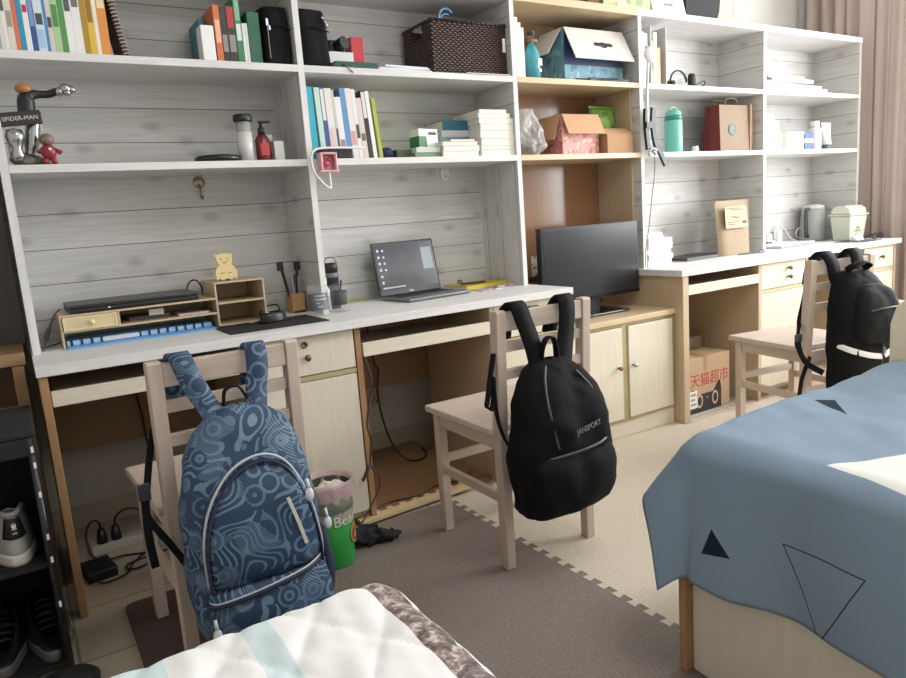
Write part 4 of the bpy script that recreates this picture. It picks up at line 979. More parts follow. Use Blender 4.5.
# yellow book etc.
yb = book('yellow book with a pen on it, right of the open laptop', .02, .17, .25, '#c2b02c', (1.63, .08, DT), None, lie=True, rz=.12, cover=.003)
p = thing('pen', 'black pen with clip lying across the yellow book', 'pen', (1.68, .15, DT+.0255), rot=(0, .0, -.2))
MB().cyl((-.03, 0, 0), (.085, 0, 0), .0045, .004, 8).build('barrel', BLACK, p); MB().tube([(-.03, 0, 0), (-.042, .004, .012), (-.03, .012, .016), (-.022, .006, .006)], .003, 6, smooth=4).build('clip', BLACK, p, smooth=True)
tag(MB().box(0, .2, 0, .12, 0, .003).build('magazine', printed('magazine_a', '#b9a6ae', '#8a5f6d', '#d8cfd4', sc=22), loc=(1.655, -.005, DT), rot=(0, 0, .10)), 'glossy purple-grey magazine lying in front of the yellow book', 'magazine')
tag(MB().box(0, .14, 0, .10, 0, .004).build('leaflet', printed('magazine_b', '#cdbfc6', '#a46a70', '#8d7f8a', sc=26), loc=(1.76, .03, DT+.0035), rot=(0, 0, .2)), 'pinkish leaflet lying on the purple-grey magazine', 'leaflet')
tag(MB().tube([(0, 0, 0), (.05, .02, .004), (.1, .01, 0)], .004, 6, smooth=4).build('marker_pen', M('#a9bf3c', .4), loc=(1.14, .24, DT+.0045), smooth=True), 'lime highlighter lying at the back between cup and laptop', 'marker')

# cable at the left behind the organiser
t = thing('power_cable', 'grey power cable running behind the organiser at the left', 'cable', (.03, .06, DT))
MB().tube([(.0, -.02, .004), (.012, .02, .03), (.03, .05, .07), (.05, .1, .1), (.07, .18, .11)], .003, 6, smooth=6).tube([(.0, .04, .004), (.05, .08, .01), (.09, .24, .008)], .003, 6, smooth=6).build('wire', M('#4e4c4a', .5), t, smooth=True)
MB().tube([(.013, .025, .035), (.026, .045, .062)], .007, 8).build('inline_switch', M('#4e4c4a', .5), t, smooth=True)
t = thing('power_cable', 'thin black cable arching out of the back of the closed laptop', 'cable', (.50, .2, DT+.105))
MB().tube([(0, 0, .014), (.02, .01, .05), (.045, .01, .055), (.062, .015, .025), (.066, .02, -.01)], .003, 6, smooth=6).build('wire', BLACK, t, smooth=True)

# ---------------------------------------------------------------- television
t = thing('television', 'black flat-screen television standing on the two-door cabinet', 'television', (2.285, .0, .5705), rz=.0)
m = MB().box(-.305, .305, -.005, .03, .075, .42).box(-.2, .2, .03, .06, .12, .36); m.build('housing', M('#17181a', .3), t, bevel=.004)
MB().box(-.292, .292, -.0062, -.005, .092, .407).build('screen', M('#24282d', .22), t)
MB().box(-.305, .305, -.008, -.005, .075, .089).build('bezel_strip', M('#0f1012', .2), t)
MB().box(-.03, .03, -.0066, -.0062, .079, .084).build('logo_strip', M('#8f9194', .3, .5), t)
m = MB().box(-.05, .05, .005, .03, .01, .08); m.build('neck', BLACK, t, bevel=.003)
MB().box(-.16, .16, -.08, .1, 0, .012).build('stand_base', M('#141416', .2), t, bevel=.005)
t = thing('remote_control', 'dark remote control lying left on the low cabinet', 'remote', (2.10, -.10, .5705), rz=.25)
MB().box(-.09, .09, -.02, .02, 0, .016).build('body', DARK, t, bevel=.003)
m = MB()
for k in range(8): m.box(-.07+k*.018, -.06+k*.018, -.01, .01, .016, .018)
m.build('buttons', GREY, t)

# ---------------------------------------------------------------- right desk
stack(2.665, .0, .75, .175, .19, [(.034, '#dcdcde', 0, 0, 'lowest grey-white book of the stack at the left end of the right desk'), (.026, '#c9cacc', .006, .006, 'second book of the stack at the left end of the right desk'), (.026, '#d6d6d8', -.004, 0, 'third book of the stack at the left end of the right desk'), (.022, '#e3e3e4', .004, .004, 'fourth book of the stack at the left end of the right desk'), (.03, '#ededee', .006, .0, 'fifth white book of the stack at the left end of the right desk'), (.012, '#8e9092', -.01, -.05, 'grey thin booklet near the top of the stack at the right desk end'), (.016, '#f0f0f0', -.006, -.06, 'topmost white booklet of the stack at the right desk end')], 'book stack at the right desk end')
t = thing('laptop', 'closed dark laptop lying beside the kraft paper bag', 'laptop', (2.99, .03, DT), rz=.06)
MB().box(0, .36, 0, .2, .002, .009).build('base', M('#55565a', .35, .5), t, bevel=.002); MB().box(0, .36, 0, .2, .0095, .016).build('lid', M('#2d2e32', .35), t, bevel=.002)
t = thing('kraft_bag', 'tall kraft paper pouch with a pale label on the right desk', 'bag', (3.405, .052, DT), rz=-.02)
m = MB()
def kb(sg):
    def f(u, v):
        x = (u-.5)*(.262+.028*v); b = max(0, 1-abs(2*u-1)**6)*(1-v**6)
        return (x, sg*(.028*b*(1-.5*v))+.012*v, v*.30)
    return f
KM = M('#9a866b', .7, var=.08)
MB().grid(kb(1), 20, 20).grid(kb(-1), 20, 20).build('pouch', KM, t, smooth=True)
lb_ = MB().box(-.105, .075, -.0335, -.0325, .145, .262).build('pale_label', M('#c4ae8c', .7), t, rot=(-.075, 0, 0), loc=(0, -.009, .002))
m = MB()
for z, x0, x1 in ((.25, -.09, .02), (.242, -.06, .06), (.205, -.06, .0), (.198, -.055, .015), (.175, -.09, .0), (.163, -.09, -.03)): m.box(x0, x1, -.0342, -.0335, z, z+.004)
m.box(.035, .07, -.0342, -.0335, .166, .182)
m.build('print_line', M('#5e4d3a', .7), lb_)
p = thing('pen', 'dark pen lying in front of the kraft paper pouch', 'pen', (3.46, -.02, DT+.005), rot=(0, 0, -.1))
MB().cyl((-.1, 0, 0), (.06, 0, 0), .004, .005, 8).build('barrel', DARK, p); MB().cyl((.06, 0, 0), (.1, 0, 0), .006, .006, 8).box(.065, .1, -.002, .002, .005, .012).build('cap', M('#3a3b40', .3), p)
t = thing('charger', 'white plug-in charger block near the white laptop', 'charger', (4.0, .23, DT))
MB().box(-.04, .0, -.02, .02, 0, .075).box(-.04, .03, -.02, .02, 0, .03).build('block', WHITE, t, bevel=.004)
t = thing('charger', 'slim white adapter standing behind the white laptop', 'charger', (4.13, .262, DT))
MB().box(-.018, .018, -.018, .018, 0, .09).build('block', WHITE, t, bevel=.004)
MB().tube([(0, 0, .09), (-.01, -.01, .15), (-.07, -.01, .17), (-.11, -.01, .13)], .003, 6, smooth=6).tube([(-.02, .0, .15), (.05, -.01, .10), (.11, -.02, .03), (.16, -.03, .012)], .003, 6, smooth=6).tube([(.24, -.02, .09), (.19, -.02, .085), (.17, -.02, .05), (.2, -.02, .022), (.24, -.03, .016)], .003, 6, smooth=6).build('cable', M('#e4e4e4', .35), t, smooth=True)
t = thing('laptop', 'closed white laptop lying in the far right bay of the desk', 'laptop', (3.80, .02, DT), rz=.09)
MB().box(0, .40, 0, .2, .002, .010).build('base', M('#b9babd', .35, .4), t, bevel=.002); MB().box(0, .40, 0, .2, .0105, .017).build('lid', M('#e3e4e6', .3), t, bevel=.002)
t = thing('electric_kettle', 'grey electric kettle with dark handle behind the white bin', 'kettle', (4.42, .205, DT))
MB().lathe([(0, 0), (.082, 0), (.08, .03), (.07, .2), (0, .2)], seg=28).build('body', M('#a3a4a4', .35), t, smooth=True)
MB().lathe([(0, .2), (.07, .2), (.066, .222), (.03, .232), (0, .232)], seg=28).build('lid', M('#c0c0be', .4), t, smooth=True)
MB().ribbon([(-.066, -.01, .205), (-.105, -.02, .2), (-.108, -.02, .12), (-.1, -.02, .04), (-.075, -.015, .03)], .022, .012, (0, 1, 0), smooth=6).build('handle', M('#4c4d4f', .4), t, smooth=True)
t = thing('desk_bin', 'small pale green swing-lid bin on the right desk', 'bin', (4.44, -.015, DT), rz=-.1)
def frus(m, w0, d0, w1, d1, z0, z1):
    vs = [m.bm.verts.new(p) for p in [(-w0, -d0, z0), (w0, -d0, z0), (w0, d0, z0), (-w0, d0, z0), (-w1, -d1, z1), (w1, -d1, z1), (w1, d1, z1), (-w1, d1, z1)]]
    for f in ((3, 2, 1, 0), (4, 5, 6, 7), (0, 1, 5, 4), (1, 2, 6, 5), (2, 3, 7, 6), (3, 0, 4, 7)): m.bm.faces.new([vs[i] for i in f])
    return m
BG = M('#c6c9b8', .4)
frus(MB(), .068, .055, .083, .07, 0, .15).build('body', BG, t, bevel=.008)
l = MB(); frus(l, .089, .076, .089, .076, .151, .162); l.prism([(-.066, .163), (.066, .163), (.058, .195), (.03, .212), (-.03, .212), (-.058, .195)], 'x', -.08, .08); l.build('lid', M('#ced0bf', .4), t, bevel=.005)
m = MB()
for k in range(9):
    a = PI*(.12+.76*k/8); m.box(.03*math.cos(a)-.003, .03*math.cos(a)+.003, -.001, 0, .03*math.sin(a)-.003, .03*math.sin(a)+.003)
m.box(-.014, .014, -.001, 0, -.006, .010).box(-.028, .028, -.001, 0, -.02, -.013)
m.build('printed_mark', M('#85897a', .6), t, loc=(0, -.0635, .075), rot=(-.11, 0, 0))
tag(MB().box(-.1, .1, -.09, .09, 0, .003).build('mouse_mat', M('#4b4b4e', .7), loc=(4.32, -.14, DT)), 'dark mouse mat in front of the pale green bin', 'mouse mat')
mouse('white computer mouse on the dark mat in front of the bin', 4.33, -.13, DT+.0035, .2, WHITE)
t = thing('sunglasses', 'black glasses lying at the far right end of the desk', 'glasses', (4.515, -.155, DT))
m = MB()
for x in (-.032, .032): m.tube([(x+.026*math.cos(a), 0, .020+.018*math.sin(a)) for a in [2*PI*i/14 for i in range(14)]], .003, 6, closed=True)
m.tube([(-.008, 0, .024), (.008, 0, .024)], .0025, 6); m.build('frame', BLACK, t, smooth=True)
m = MB().tube([(-.057, 0, .024), (-.058, .06, .02), (-.04, .09, .004)], .0025, 6, smooth=3).tube([(.057, 0, .024), (.052, .06, .02), (.03, .095, .004)], .0025, 6, smooth=3); m.build('temple', BLACK, t, smooth=True)
# ---------------------------------------------------------------- chairs
CW, CD, CH = .323, .352, .79       # between leg centres: width, depth; back height
def make_chair(label, loc, rz):
    t = thing('wooden_chair', label, 'chair', loc, rz, 'limed wooden chairs at the desks')
    w = CW/2; L = .016
    MB().box(-w-.03, w+.03, .012, CD+.045, .418, .44).build('seat', CHAIRX, t, bevel=.004)
    for s in (-1, 1):
        MB().box(s*w-L, s*w+L, CD-L, CD+L, 0, .417).build('leg', CHAIRW, t, bevel=.003)
        m = MB(); pr = [(-L, 0), (L, 0), (L+.002, .2), (L+.002, .44), (L-.018, CH-.006), (L-.022, CH), (-L-.018, CH), (-L-.022, CH-.006), (-L-.002, .44), (-L-.002, .2)]
        m.prism(pr, 'x', s*w-L, s*w+L); m.build('back_post', CHAIRW, t, bevel=.003)
    i = w-L-.0005
    MB().box(-i, i, -.032, -.010, .728, .783).build('top_rail', CHAIRX, t, bevel=.003)
    for z in (.665, .585): MB().box(-i, i, -.020, -.004, z, z+.03).build('slat', CHAIRX, t, bevel=.002)
    for s in (-1, 1):
        MB().box(s*w-.01, s*w+.01, L+.0025, CD-L-.0005, .372, .417).build('apron', CHAIRY, t, bevel=.001)
        MB().box(s*w-.009, s*w+.009, L+.0025, CD-L-.0005, .205, .235).build('stretcher', CHAIRY, t, bevel=.002)
    MB().box(-i, i, CD-.01, CD+.01, .372, .417).build('apron', CHAIRX, t, bevel=.001)
    MB().box(-i, i, -.01, .01, .372, .417).build('apron', CHAIRX, t, bevel=.001)
    MB().box(-i, i, CD-.009, CD+.009, .24, .268).build('stretcher', CHAIRX, t, bevel=.002)
    MB().box(-i, i, -.009, .009, .24, .268).build('stretcher', CHAIRX, t, bevel=.002)
    return t
FZ = .0105
c1 = make_chair('pale wooden chair carrying the blue patterned backpack', (.377, -.752, FZ), .05)
copy_thing(c1, (1.285, -.826, FZ), 0, 'pale wooden chair carrying the plain black backpack, beside the low cabinet')
copy_thing(c1, (2.812, -.86, FZ), -.178, 'pale wooden chair carrying the black backpack with a white stripe')
copy_thing(c1, (3.86, -.84, FZ), 0, 'sunlit wooden chair at the far right, mostly hidden by bed board and backpack')

# ---------------------------------------------------------------- backpacks
def print_fabric():
    t = NT('navy_printed_fabric'); v = t.coord('Object')
    def bands(loc, sc, warp, wsc):
        vv = t.scale(v, (1, 1, 1), loc)
        n = t.node('ShaderNodeTexNoise'); n.inputs['Scale'].default_value = wsc; n.inputs['Detail'].default_value = 0; t.link(vv, n.inputs['Vector'])
        f = t.math('MULTIPLY', n.outputs[0], sc)
        return t.math('FRACT', f)
    vo = t.node('ShaderNodeTexVoronoi', feature='F1'); vo.inputs['Scale'].default_value = 21; t.link(v, vo.inputs['Vector'])
    d = vo.outputs['Distance']; idc = vo.outputs['Color']
    se = t.node('ShaderNodeSeparateColor'); t.link(idc, se.inputs[0])
    ring = t.math('FRACT', t.math('MULTIPLY', d, 3.6))
    ring = t.math('MULTIPLY', t.math('GREATER_THAN', ring, .62), t.math('LESS_THAN', d, .62))
    b1 = bands((0, 0, 0), 11.0, 0, 12.0); b1 = t.math('GREATER_THAN', b1, .66)
    sel = t.math('GREATER_THAN', se.outputs[0], .5)
    pat = t.math('ADD', t.math('MULTIPLY', ring, sel), t.math('MULTIPLY', b1, t.math('SUBTRACT', 1.0, sel)))
    # fine hatch
    wv = t.node('ShaderNodeTexWave'); wv.inputs['Scale'].default_value = 95; t.link(t.scale(v, (1, 1, 1), (0, 0, 0), (0, .9, .6)), wv.inputs['Vector'])
    hat = t.math('MULTIPLY', t.math('GREATER_THAN', wv.outputs[0], .6), t.math('GREATER_THAN', se.outputs[1], .72))
    pat = t.math('MAXIMUM', t.math('MULTIPLY', pat, t.math('MULTIPLY_ADD', se.outputs[2], .5, .5)), t.math('MULTIPLY', hat, .8))
    base = t.mix(t.noise(v, 6, 3), '#20314a', '#29405c')
    col = t.mix(t.math('MINIMUM', pat, 1.0), base, '#64798f')
    t.bump(t.noise(v, 300, 2), .1, .002)
    return t.out(col, .6, 0, .35)
PF = print_fabric(); NAVY = M('#1d2540', .6); PIPE = M('#b4b6bb', .5); BW = M('#070708', .85, spec=.2, bump=.12, bscale=260); BW2 = M('#0a0a0b', .8, spec=.2, bump=.1, bscale=260)
BLK_WEB = M('#101012', .85, spec=.2)
# --- blue printed backpack on the left chair (local origin under the bag)
t = thing('backpack', 'blue backpack with light printed pattern hung on the left chair', 'backpack', (.365, -.80, .16))
def by(y): return y
m = MB()
softbody(m, [(.0, .005, .04, -.06, -.08), (.002, .005, .12, -.028, -.13), (.05, .0, .146, -.022, -.165), (.16, -.003, .152, -.02, -.175), (.28, -.003, .15, -.02, -.165), (.37, .0, .142, -.02, -.145), (.44, .002, .122, -.02, -.12), (.49, .005, .092, -.022, -.095), (.518, .008, .052, -.03, -.075), (.525, .008, .001, -.045, -.06)], 56, 56, 3.0, .010, 3)
m.build('body', PF, t, smooth=True)
# arched front compartment
def arch(y0, off=0):
    return [(-.128+off, y0, .165), (-.128+off, y0-.004, .26), (-.105+off*.8, y0+.002, .34), (-.05, y0+.016, .405-off), (.02, y0+.022, .425-off), (.075-off*.5, y0+.016, .395-off), (.112-off, y0+.002, .31), (.128-off, y0-.004, .22), (.13-off, y0, .165)]
m = MB()
softbody(m, [(.155, 0, .05, -.15, -.165), (.158, 0, .118, -.14, -.185), (.2, 0, .125, -.13, -.200), (.28, 0, .121, -.12, -.197), (.34, 0, .108, -.11, -.185), (.385, .003, .083, -.1, -.165), (.41, .008, .052, -.1, -.145), (.418, .01, .001, -.11, -.125)], 44, 34, 3.2, .006, 11)
m.build('front_compartment', PF, t, smooth=True)
m = MB().tube(arch(-.172), .003, 8, smooth=8); m.build('piping', PIPE, t, smooth=True)
m = MB().ribbon([(p[0]*.965, p[1]-.006, p[2]-.012) for p in arch(-.172)], .014, .004, (0, 1, 0), smooth=6); m.build('zipper', NAVY, t, smooth=True)
m = MB()
softbody(m, [(.004, .01, .05, -.12, -.14), (.006, .01, .125, -.1, -.17), (.04, .008, .136, -.1, -.205), (.09, .006, .138, -.1, -.21), (.13, .004, .134, -.1, -.2), (.15, .003, .12, -.12, -.185), (.156, .003, .001, -.14, -.165)], 44, 26, 3.2, .006, 21)
m.build('lower_pocket', PF, t, smooth=True)
m = MB().tube([(-.132, -.160, .12), (-.115, -.192, .128), (-.05, -.207, .137), (.02, -.209, .146), (.08, -.2, .153), (.125, -.175, .16)], .006, 8, smooth=8); m.build('pocket_zipper', NAVY, t, smooth=True)
m = MB().ribbon([(-.13, -.163, .128), (-.114, -.196, .136), (-.05, -.211, .145), (.02, -.213, .154), (.08, -.204, .161), (.124, -.179, .168)], .004, .002, (0, .3, 1), smooth=8); m.build('pocket_piping', PIPE, t, smooth=True)
# side pocket on the right and small details
m = MB()
softbody(m, [(.02, .15, .008, -.06, -.10), (.022, .150, .016, -.045, -.13), (.10, .155, .020, -.04, -.14), (.19, .153, .015, -.04, -.13), (.2, .15, .003, -.06, -.11)], 28, 18, 2.6, .004, 31)
m.build('side_pocket', NAVY, t, smooth=True)
m = MB().ribbon([(.055, -.2015, .33), (.072, -.2015, .27), (.085, -.2025, .215)], .008, .003, (1, 0, 0)); m.build('reflective_strip', M('#c9c7b8', .4), t)
for x, y, z in ((.103, -.205, .325), (-.128, -.195, .065), (.163, -.135, .215)):
    m = MB().tube([(x, y+.008, z+.035), (x, y, z+.015)], .004, 6).sphere((x, y, z), .013, sub=2, sc=(.8, .4, 1.3)); m.build('zip_pull', M('#c6c8cc', .4), t, smooth=True)
# straps over the top rail, and the loose webbing
for pts, sd in (([(-.095, .075, .53), (-.098, .060, .615), (-.095, .022, .647), (-.092, -.010, .640), (-.082, -.024, .60), (-.062, -.03, .55), (-.04, -.05, .5), (-.025, -.06, .48)], None), ([(.078, .075, .53), (.078, .058, .615), (.078, .022, .645), (.077, -.008, .640), (.073, -.024, .6), (.064, -.03, .555), (.055, -.045, .52), (.045, -.06, .49)], None)):
    MB().ribbon(pts, .05, .011, (1, 0, 0), smooth=8).build('shoulder_strap', PF, t, smooth=True)
MB().ribbon([(-.02, -.045, .515), (-.01, -.03, .555), (.02, -.03, .56), (.035, -.045, .53)], .018, .004, (0, 1, 0), smooth=6).build('top_handle', BLK_WEB, t, smooth=True)
MB().ribbon([(-.125, .078, .53), (-.165, .06, .46), (-.2, .03, .33), (-.205, .01, .29), (-.17, -.005, .22), (-.13, -.03, .14)], .016, .003, (.7, 0, .7), smooth=8).ribbon([(-.205, .012, .34), (-.210, .005, .25), (-.206, .004, .17)], .018, .003, (1, 0, 0), smooth=4).build('webbing_strap', BLK_WEB, t, smooth=True)
MB().box(-.218, -.192, .004, .016, .33, .37).build('strap_buckle', M('#2e3138', .4), t, bevel=.003)

# --- plain black backpack on the middle chair
t = thing('backpack', 'plain black backpack hung on the middle chair near the laptop desk', 'backpack', (1.232, -.872, .228))
m = MB()
softbody(m, [(.0, 0, .05, -.06, -.1), (.002, 0, .132, -.02, -.14), (.03, .0, .148, -.012, -.17), (.16, .0, .156, -.01, -.17), (.25, .005, .150, -.01, -.165), (.325, .005, .134, -.01, -.14), (.38, .005, .106, -.01, -.11), (.418, .01, .062, -.016, -.075), (.425, .01, .001, -.035, -.05)], 56, 50, 3.6, .015, 41)
m.build('body', BW, t, smooth=True)
m = MB()
softbody(m, [(-.004, -.005, .05, -.10, -.12), (.0, -.005, .128, -.07, -.155), (.04, -.003, .140, -.07, -.182), (.12, .0, .142, -.07, -.19), (.165, .004, .134, -.09, -.182), (.182, .006, .10, -.11, -.165), (.184, .006, .001, -.13, -.15)], 48, 26, 3.6, .013, 51)
m.build('front_pocket', BW2, t, smooth=True)
m = MB().tube([(-.125, -.135, .168), (-.08, -.168, .178), (0, -.184, .186), (.08, -.177, .192), (.13, -.147, .2), (.152, -.11, .21)], .0045, 8, smooth=8); m.build('pocket_zipper', M('#3a3b40', .45), t, smooth=True)
m = MB().tube([(-.07, -.168, .20), (-.078, -.16, .26), (-.078, -.14, .325), (-.064, -.115, .38), (-.036, -.085, .415)], .004, 8, smooth=8).tube([(.11, -.142, .2), (.115, -.135, .26), (.1, -.125, .33), (.062, -.098, .39)], .004, 8, smooth=8); m.build('seam_piping', M('#2d2e33', .5), t, smooth=True)
m = MB().tube([(.163, -.11, .205), (.172, -.107, .18), (.174, -.105, .165)], .002, 6).cyl((.174, -.105, .165), (.177, -.103, .115), .005, .004, 8); m.build('zip_pull', BLACK, t, smooth=True)
text('JANSPORT', .021, M('#6f7075', .5), t, (.030, -.182, .245), (PI/2-.2, -.10, .10), 'logo')
for pts in ([(-.06, .075, .478), (-.063, .052, .553), (-.061, .018, .586), (-.058, -.004, .581), (-.05, -.016, .542), (-.035, -.03, .475), (-.025, -.04, .405), (-.022, -.05, .38)], [(.118, .075, .478), (.12, .05, .553), (.12, .018, .586), (.12, -.002, .581), (.114, -.014, .542), (.1, -.02, .475), (.075, -.035, .41), (.055, -.05, .37)]):
    MB().ribbon(pts, .055, .013, (1, 0, 0), smooth=8).build('shoulder_strap', BW2, t, smooth=True)
MB().ribbon([(-.012, -.04, .405), (-.013, -.045, .45), (.0, -.05, .482), (.022, -.05, .485), (.038, -.045, .46), (.044, -.04, .405)], .022, .005, (0, 1, 0), smooth=6).build('top_handle', BLK_WEB, t, smooth=True)
MB().ribbon([(-.125, .035, .45), (-.15, .02, .395), (-.178, .0, .335), (-.188, -.008, .315), (-.178, -.012, .305), (-.164, -.005, .325), (-.152, .005, .39), (-.145, .01, .29), (-.135, .0, .22), (-.118, -.02, .17)], .02, .003, (0, 1, .2), smooth=8).build('webbing_strap', BLK_WEB, t, smooth=True)

# --- black backpack with white stripe on the third chair
t = thing('backpack', 'black backpack with a white reflective stripe hung on the right chair', 'backpack', (2.775, -.90, .30), rz=-.178)
m = MB()
softbody(m, [(-.04, 0, .05, -.08, -.12), (-.038, 0, .115, -.03, -.15), (.03, 0, .135, -.015, -.175), (.14, 0, .138, -.012, -.178), (.26, 0, .134, -.012, -.17), (.34, .0, .122, -.012, -.155), (.40, .0, .10, -.012, -.13), (.435, .0, .075, -.015, -.105), (.452, .0, .045, -.025, -.085), (.455, 0, .001, -.05, -.07)], 52, 50, 3, .010, 61)
m.build('body', BW2, t, smooth=True)
m = MB()
softbody(m, [(.185, .0, .05, -.13, -.17), (.188, .0, .09, -.10, -.195), (.25, .0, .112, -.10, -.212), (.31, .0, .106, -.10, -.205), (.37, .0, .08, -.09, -.18), (.4, .0, .045, -.09, -.15), (.405, 0, .001, -.10, -.13)], 44, 28, 3, .012, 71)
m.build('front_compartment', M('#0c0c0e', .8, spec=.25, bump=.1, bscale=260), t, smooth=True)
WS = M('#dcdcdc', .5)
MB().ribbon([(-.138, -.105, .178), (-.116, -.150, .160), (-.062, -.184, .140), (-.006, -.190, .130)], .022, .002, (0, .2, 1), smooth=6).build('reflective_stripe', WS, t, smooth=True)
MB().ribbon([(.008, -.190, .132), (.062, -.184, .152), (.116, -.150, .174), (.138, -.105, .192)], .022, .002, (0, .2, 1), smooth=6).build('reflective_stripe', WS, t, smooth=True)
m = MB().tube([(0, -.184, .02), (0, -.188, .12), (0, -.192, .19)], .003, 6, smooth=4).tube([(-.1, -.165, .30), (-.05, -.208, .318), (.05, -.208, .318), (.1, -.165, .3)], .003, 6, smooth=6); m.build('zipper', M('#3c3c41', .4), t, smooth=True)
m = MB().box(-.008, .008, -.197, -.190, .14, .165); m.build('zip_pull', M('#55565a', .4), t, bevel=.003)
for pts in ([(-.075, .09, .40), (-.082, .066, .48), (-.08, .03, .522), (-.076, .004, .518), (-.066, -.016, .48), (-.055, -.022, .42), (-.05, -.05, .37)], [(.075, .09, .4), (.08, .066, .48), (.08, .03, .522), (.078, .004, .518), (.07, -.016, .48), (.06, -.022, .43), (.05, -.05, .4)]):
    MB().ribbon(pts, .058, .014, (1, 0, 0), smooth=8).build('shoulder_strap', M('#111114', .8, spec=.2), t, smooth=True)
MB().ribbon([(-.045, -.06, .455), (-.045, -.09, .475), (0, -.095, .487), (.045, -.09, .475), (.045, -.06, .455)], .026, .005, (0, 1, .4), smooth=6).build('top_handle', BLK_WEB, t, smooth=True)
MB().ribbon([(-.09, .085, .38), (-.14, .07, .25), (-.205, .02, .20), (-.22, .0, .16), (-.19, -.01, .10), (-.145, -.05, .06)], .024, .003, (.6, 0, .8), smooth=8).ribbon([(-.16, .0, .12), (-.2, .0, .04), (-.215, .0, -.03)], .022, .003, (1, 0, 0), smooth=4).build('webbing_strap', BLK_WEB, t, smooth=True)
MB().box(-.225, -.195, .005, .02, .185, .215).build('strap_buckle', M('#3a3b40', .4), t, bevel=.004)
# ---------------------------------------------------------------- beds and bedding
def tri_mask(t, su, sv, pts):
    """1 inside a convex polygon given in cloth coordinates (metres)"""
    a = sum(pts[i][0]*pts[(i+1) % len(pts)][1]-pts[(i+1) % len(pts)][0]*pts[i][1] for i in range(len(pts)))
    if a < 0: pts = pts[::-1]
    out = None
    for i in range(len(pts)):
        (x0, y0), (x1, y1) = pts[i], pts[(i+1) % len(pts)]
        dx, dy = x1-x0, y1-y0
        # cross = dx*(v-y0)-dy*(u-x0)
        e = t.math('SUBTRACT', t.math('MULTIPLY', t.math('SUBTRACT', sv, y0), dx), t.math('MULTIPLY', t.math('SUBTRACT', su, x0), dy))
        g = t.math('GREATER_THAN', e, 0.0)
        out = g if out is None else t.math('MULTIPLY', out, g)
    return out
def shrink(pts, k):
    cx = sum(p[0] for p in pts)/len(pts); cy_ = sum(p[1] for p in pts)/len(pts)
    return [(cx+(x-cx)*k, cy_+(y-cy_)*k) for x, y in pts]
def uvs(t):
    u = t.node('ShaderNodeUVMap'); s = t.node('ShaderNodeSeparateXYZ'); t.link(u.outputs[0], s.inputs[0]); return s.outputs[0], s.outputs[1]
def drape(name, mat, corner, sgn, top, r, su_rng, sv_rng, nu, nv, flare, bump, thick, waves, far=0):
    """cloth lying on a bed top and hanging over two edges that meet in a corner.
    su: metres from the flat boundary into the bed along x (negative = hanging), sv the same along -y"""
    cx, cy_ = corner
    def fn(i, j):
        su = su_rng[0]+(su_rng[1]-su_rng[0])*i; sv = sv_rng[0]+(sv_rng[1]-sv_rng[0])*j
        a, b = max(0, -su), max(0, -sv); ro = math.hypot(a, b)
        x = cx+sgn*max(0, su); y = cy_-max(0, sv); z = top
        if ro > 0:
            dx, dy = -sgn*a/ro, b/ro; th = math.atan2(b, a)
            q = r*PI/2
            if ro < q: h = r*math.sin(ro/r); dz = r*(1-math.cos(ro/r))
            else: h = r; dz = r+(ro-q)
            e = max(0, ro-r)
            fl = flare[0]*e+flare[1]*e*math.sin(2*th)**2*(1 if a > 0 and b > 0 else 0)+far*e*math.sin(th)**6
            if waves: fl += waves*e*math.sin(sv*17+1.0+noise.noise(Vector((sv*3, 0, 2)))*2.5)*(1-min(1, b*8))
            if h+fl > 0: h += fl
            dz *= (1-.10*min(1, e*2)*math.sin(2*th))
            x += dx*h; y += dy*h; z -= dz
        p = Vector((x, y, z)); p.z += bump(su, sv, ro)
        return p
    return MB().grid(fn, nu, nv, uv=lambda i, j: (su_rng[0]+(su_rng[1]-su_rng[0])*i, sv_rng[0]+(sv_rng[1]-sv_rng[0])*j)).build(name, mat, smooth=True, solid=thick, offset=-1)

# right bed
t = thing('bed', 'cream wooden bed at the right under the pale blue blanket', 'bed', (1.144, -1.454, 0))
bx = .92; by_ = 1.9
MB().box(.021, .036, -by_, -.021, .0115, .36).build('side_board', CREAM, t, bevel=.001)
MB().box(0, .022, -.02, 0, .0105, .37).build('corner_post', ORANGE, t, bevel=.001)
MB().box(.023, bx-.037, -.018, -.003, .0115, .36).build('end_board', CREAMX, t, bevel=.001)
MB().box(.037, bx-.037, -by_, -.022, .30, .345).build('slatted_base', BEECH, t)
MB().box(.024, bx-.038, -by_, -.022, .346, .53).build('mattress', M('#c9c6bd', .8), t, bevel=.03)
pl = [(-.02, .0115), (-.02, .69), (-.035, .74), (-.07, .772), (-.12, .785), (-1.2, .785), (-1.2, .0115)]
MB().prism([(y+.02, z) for y, z in pl], 'x', bx-.035, bx-.012).build('guard_board', M('#d8ccb4', .5), t, bevel=.004)
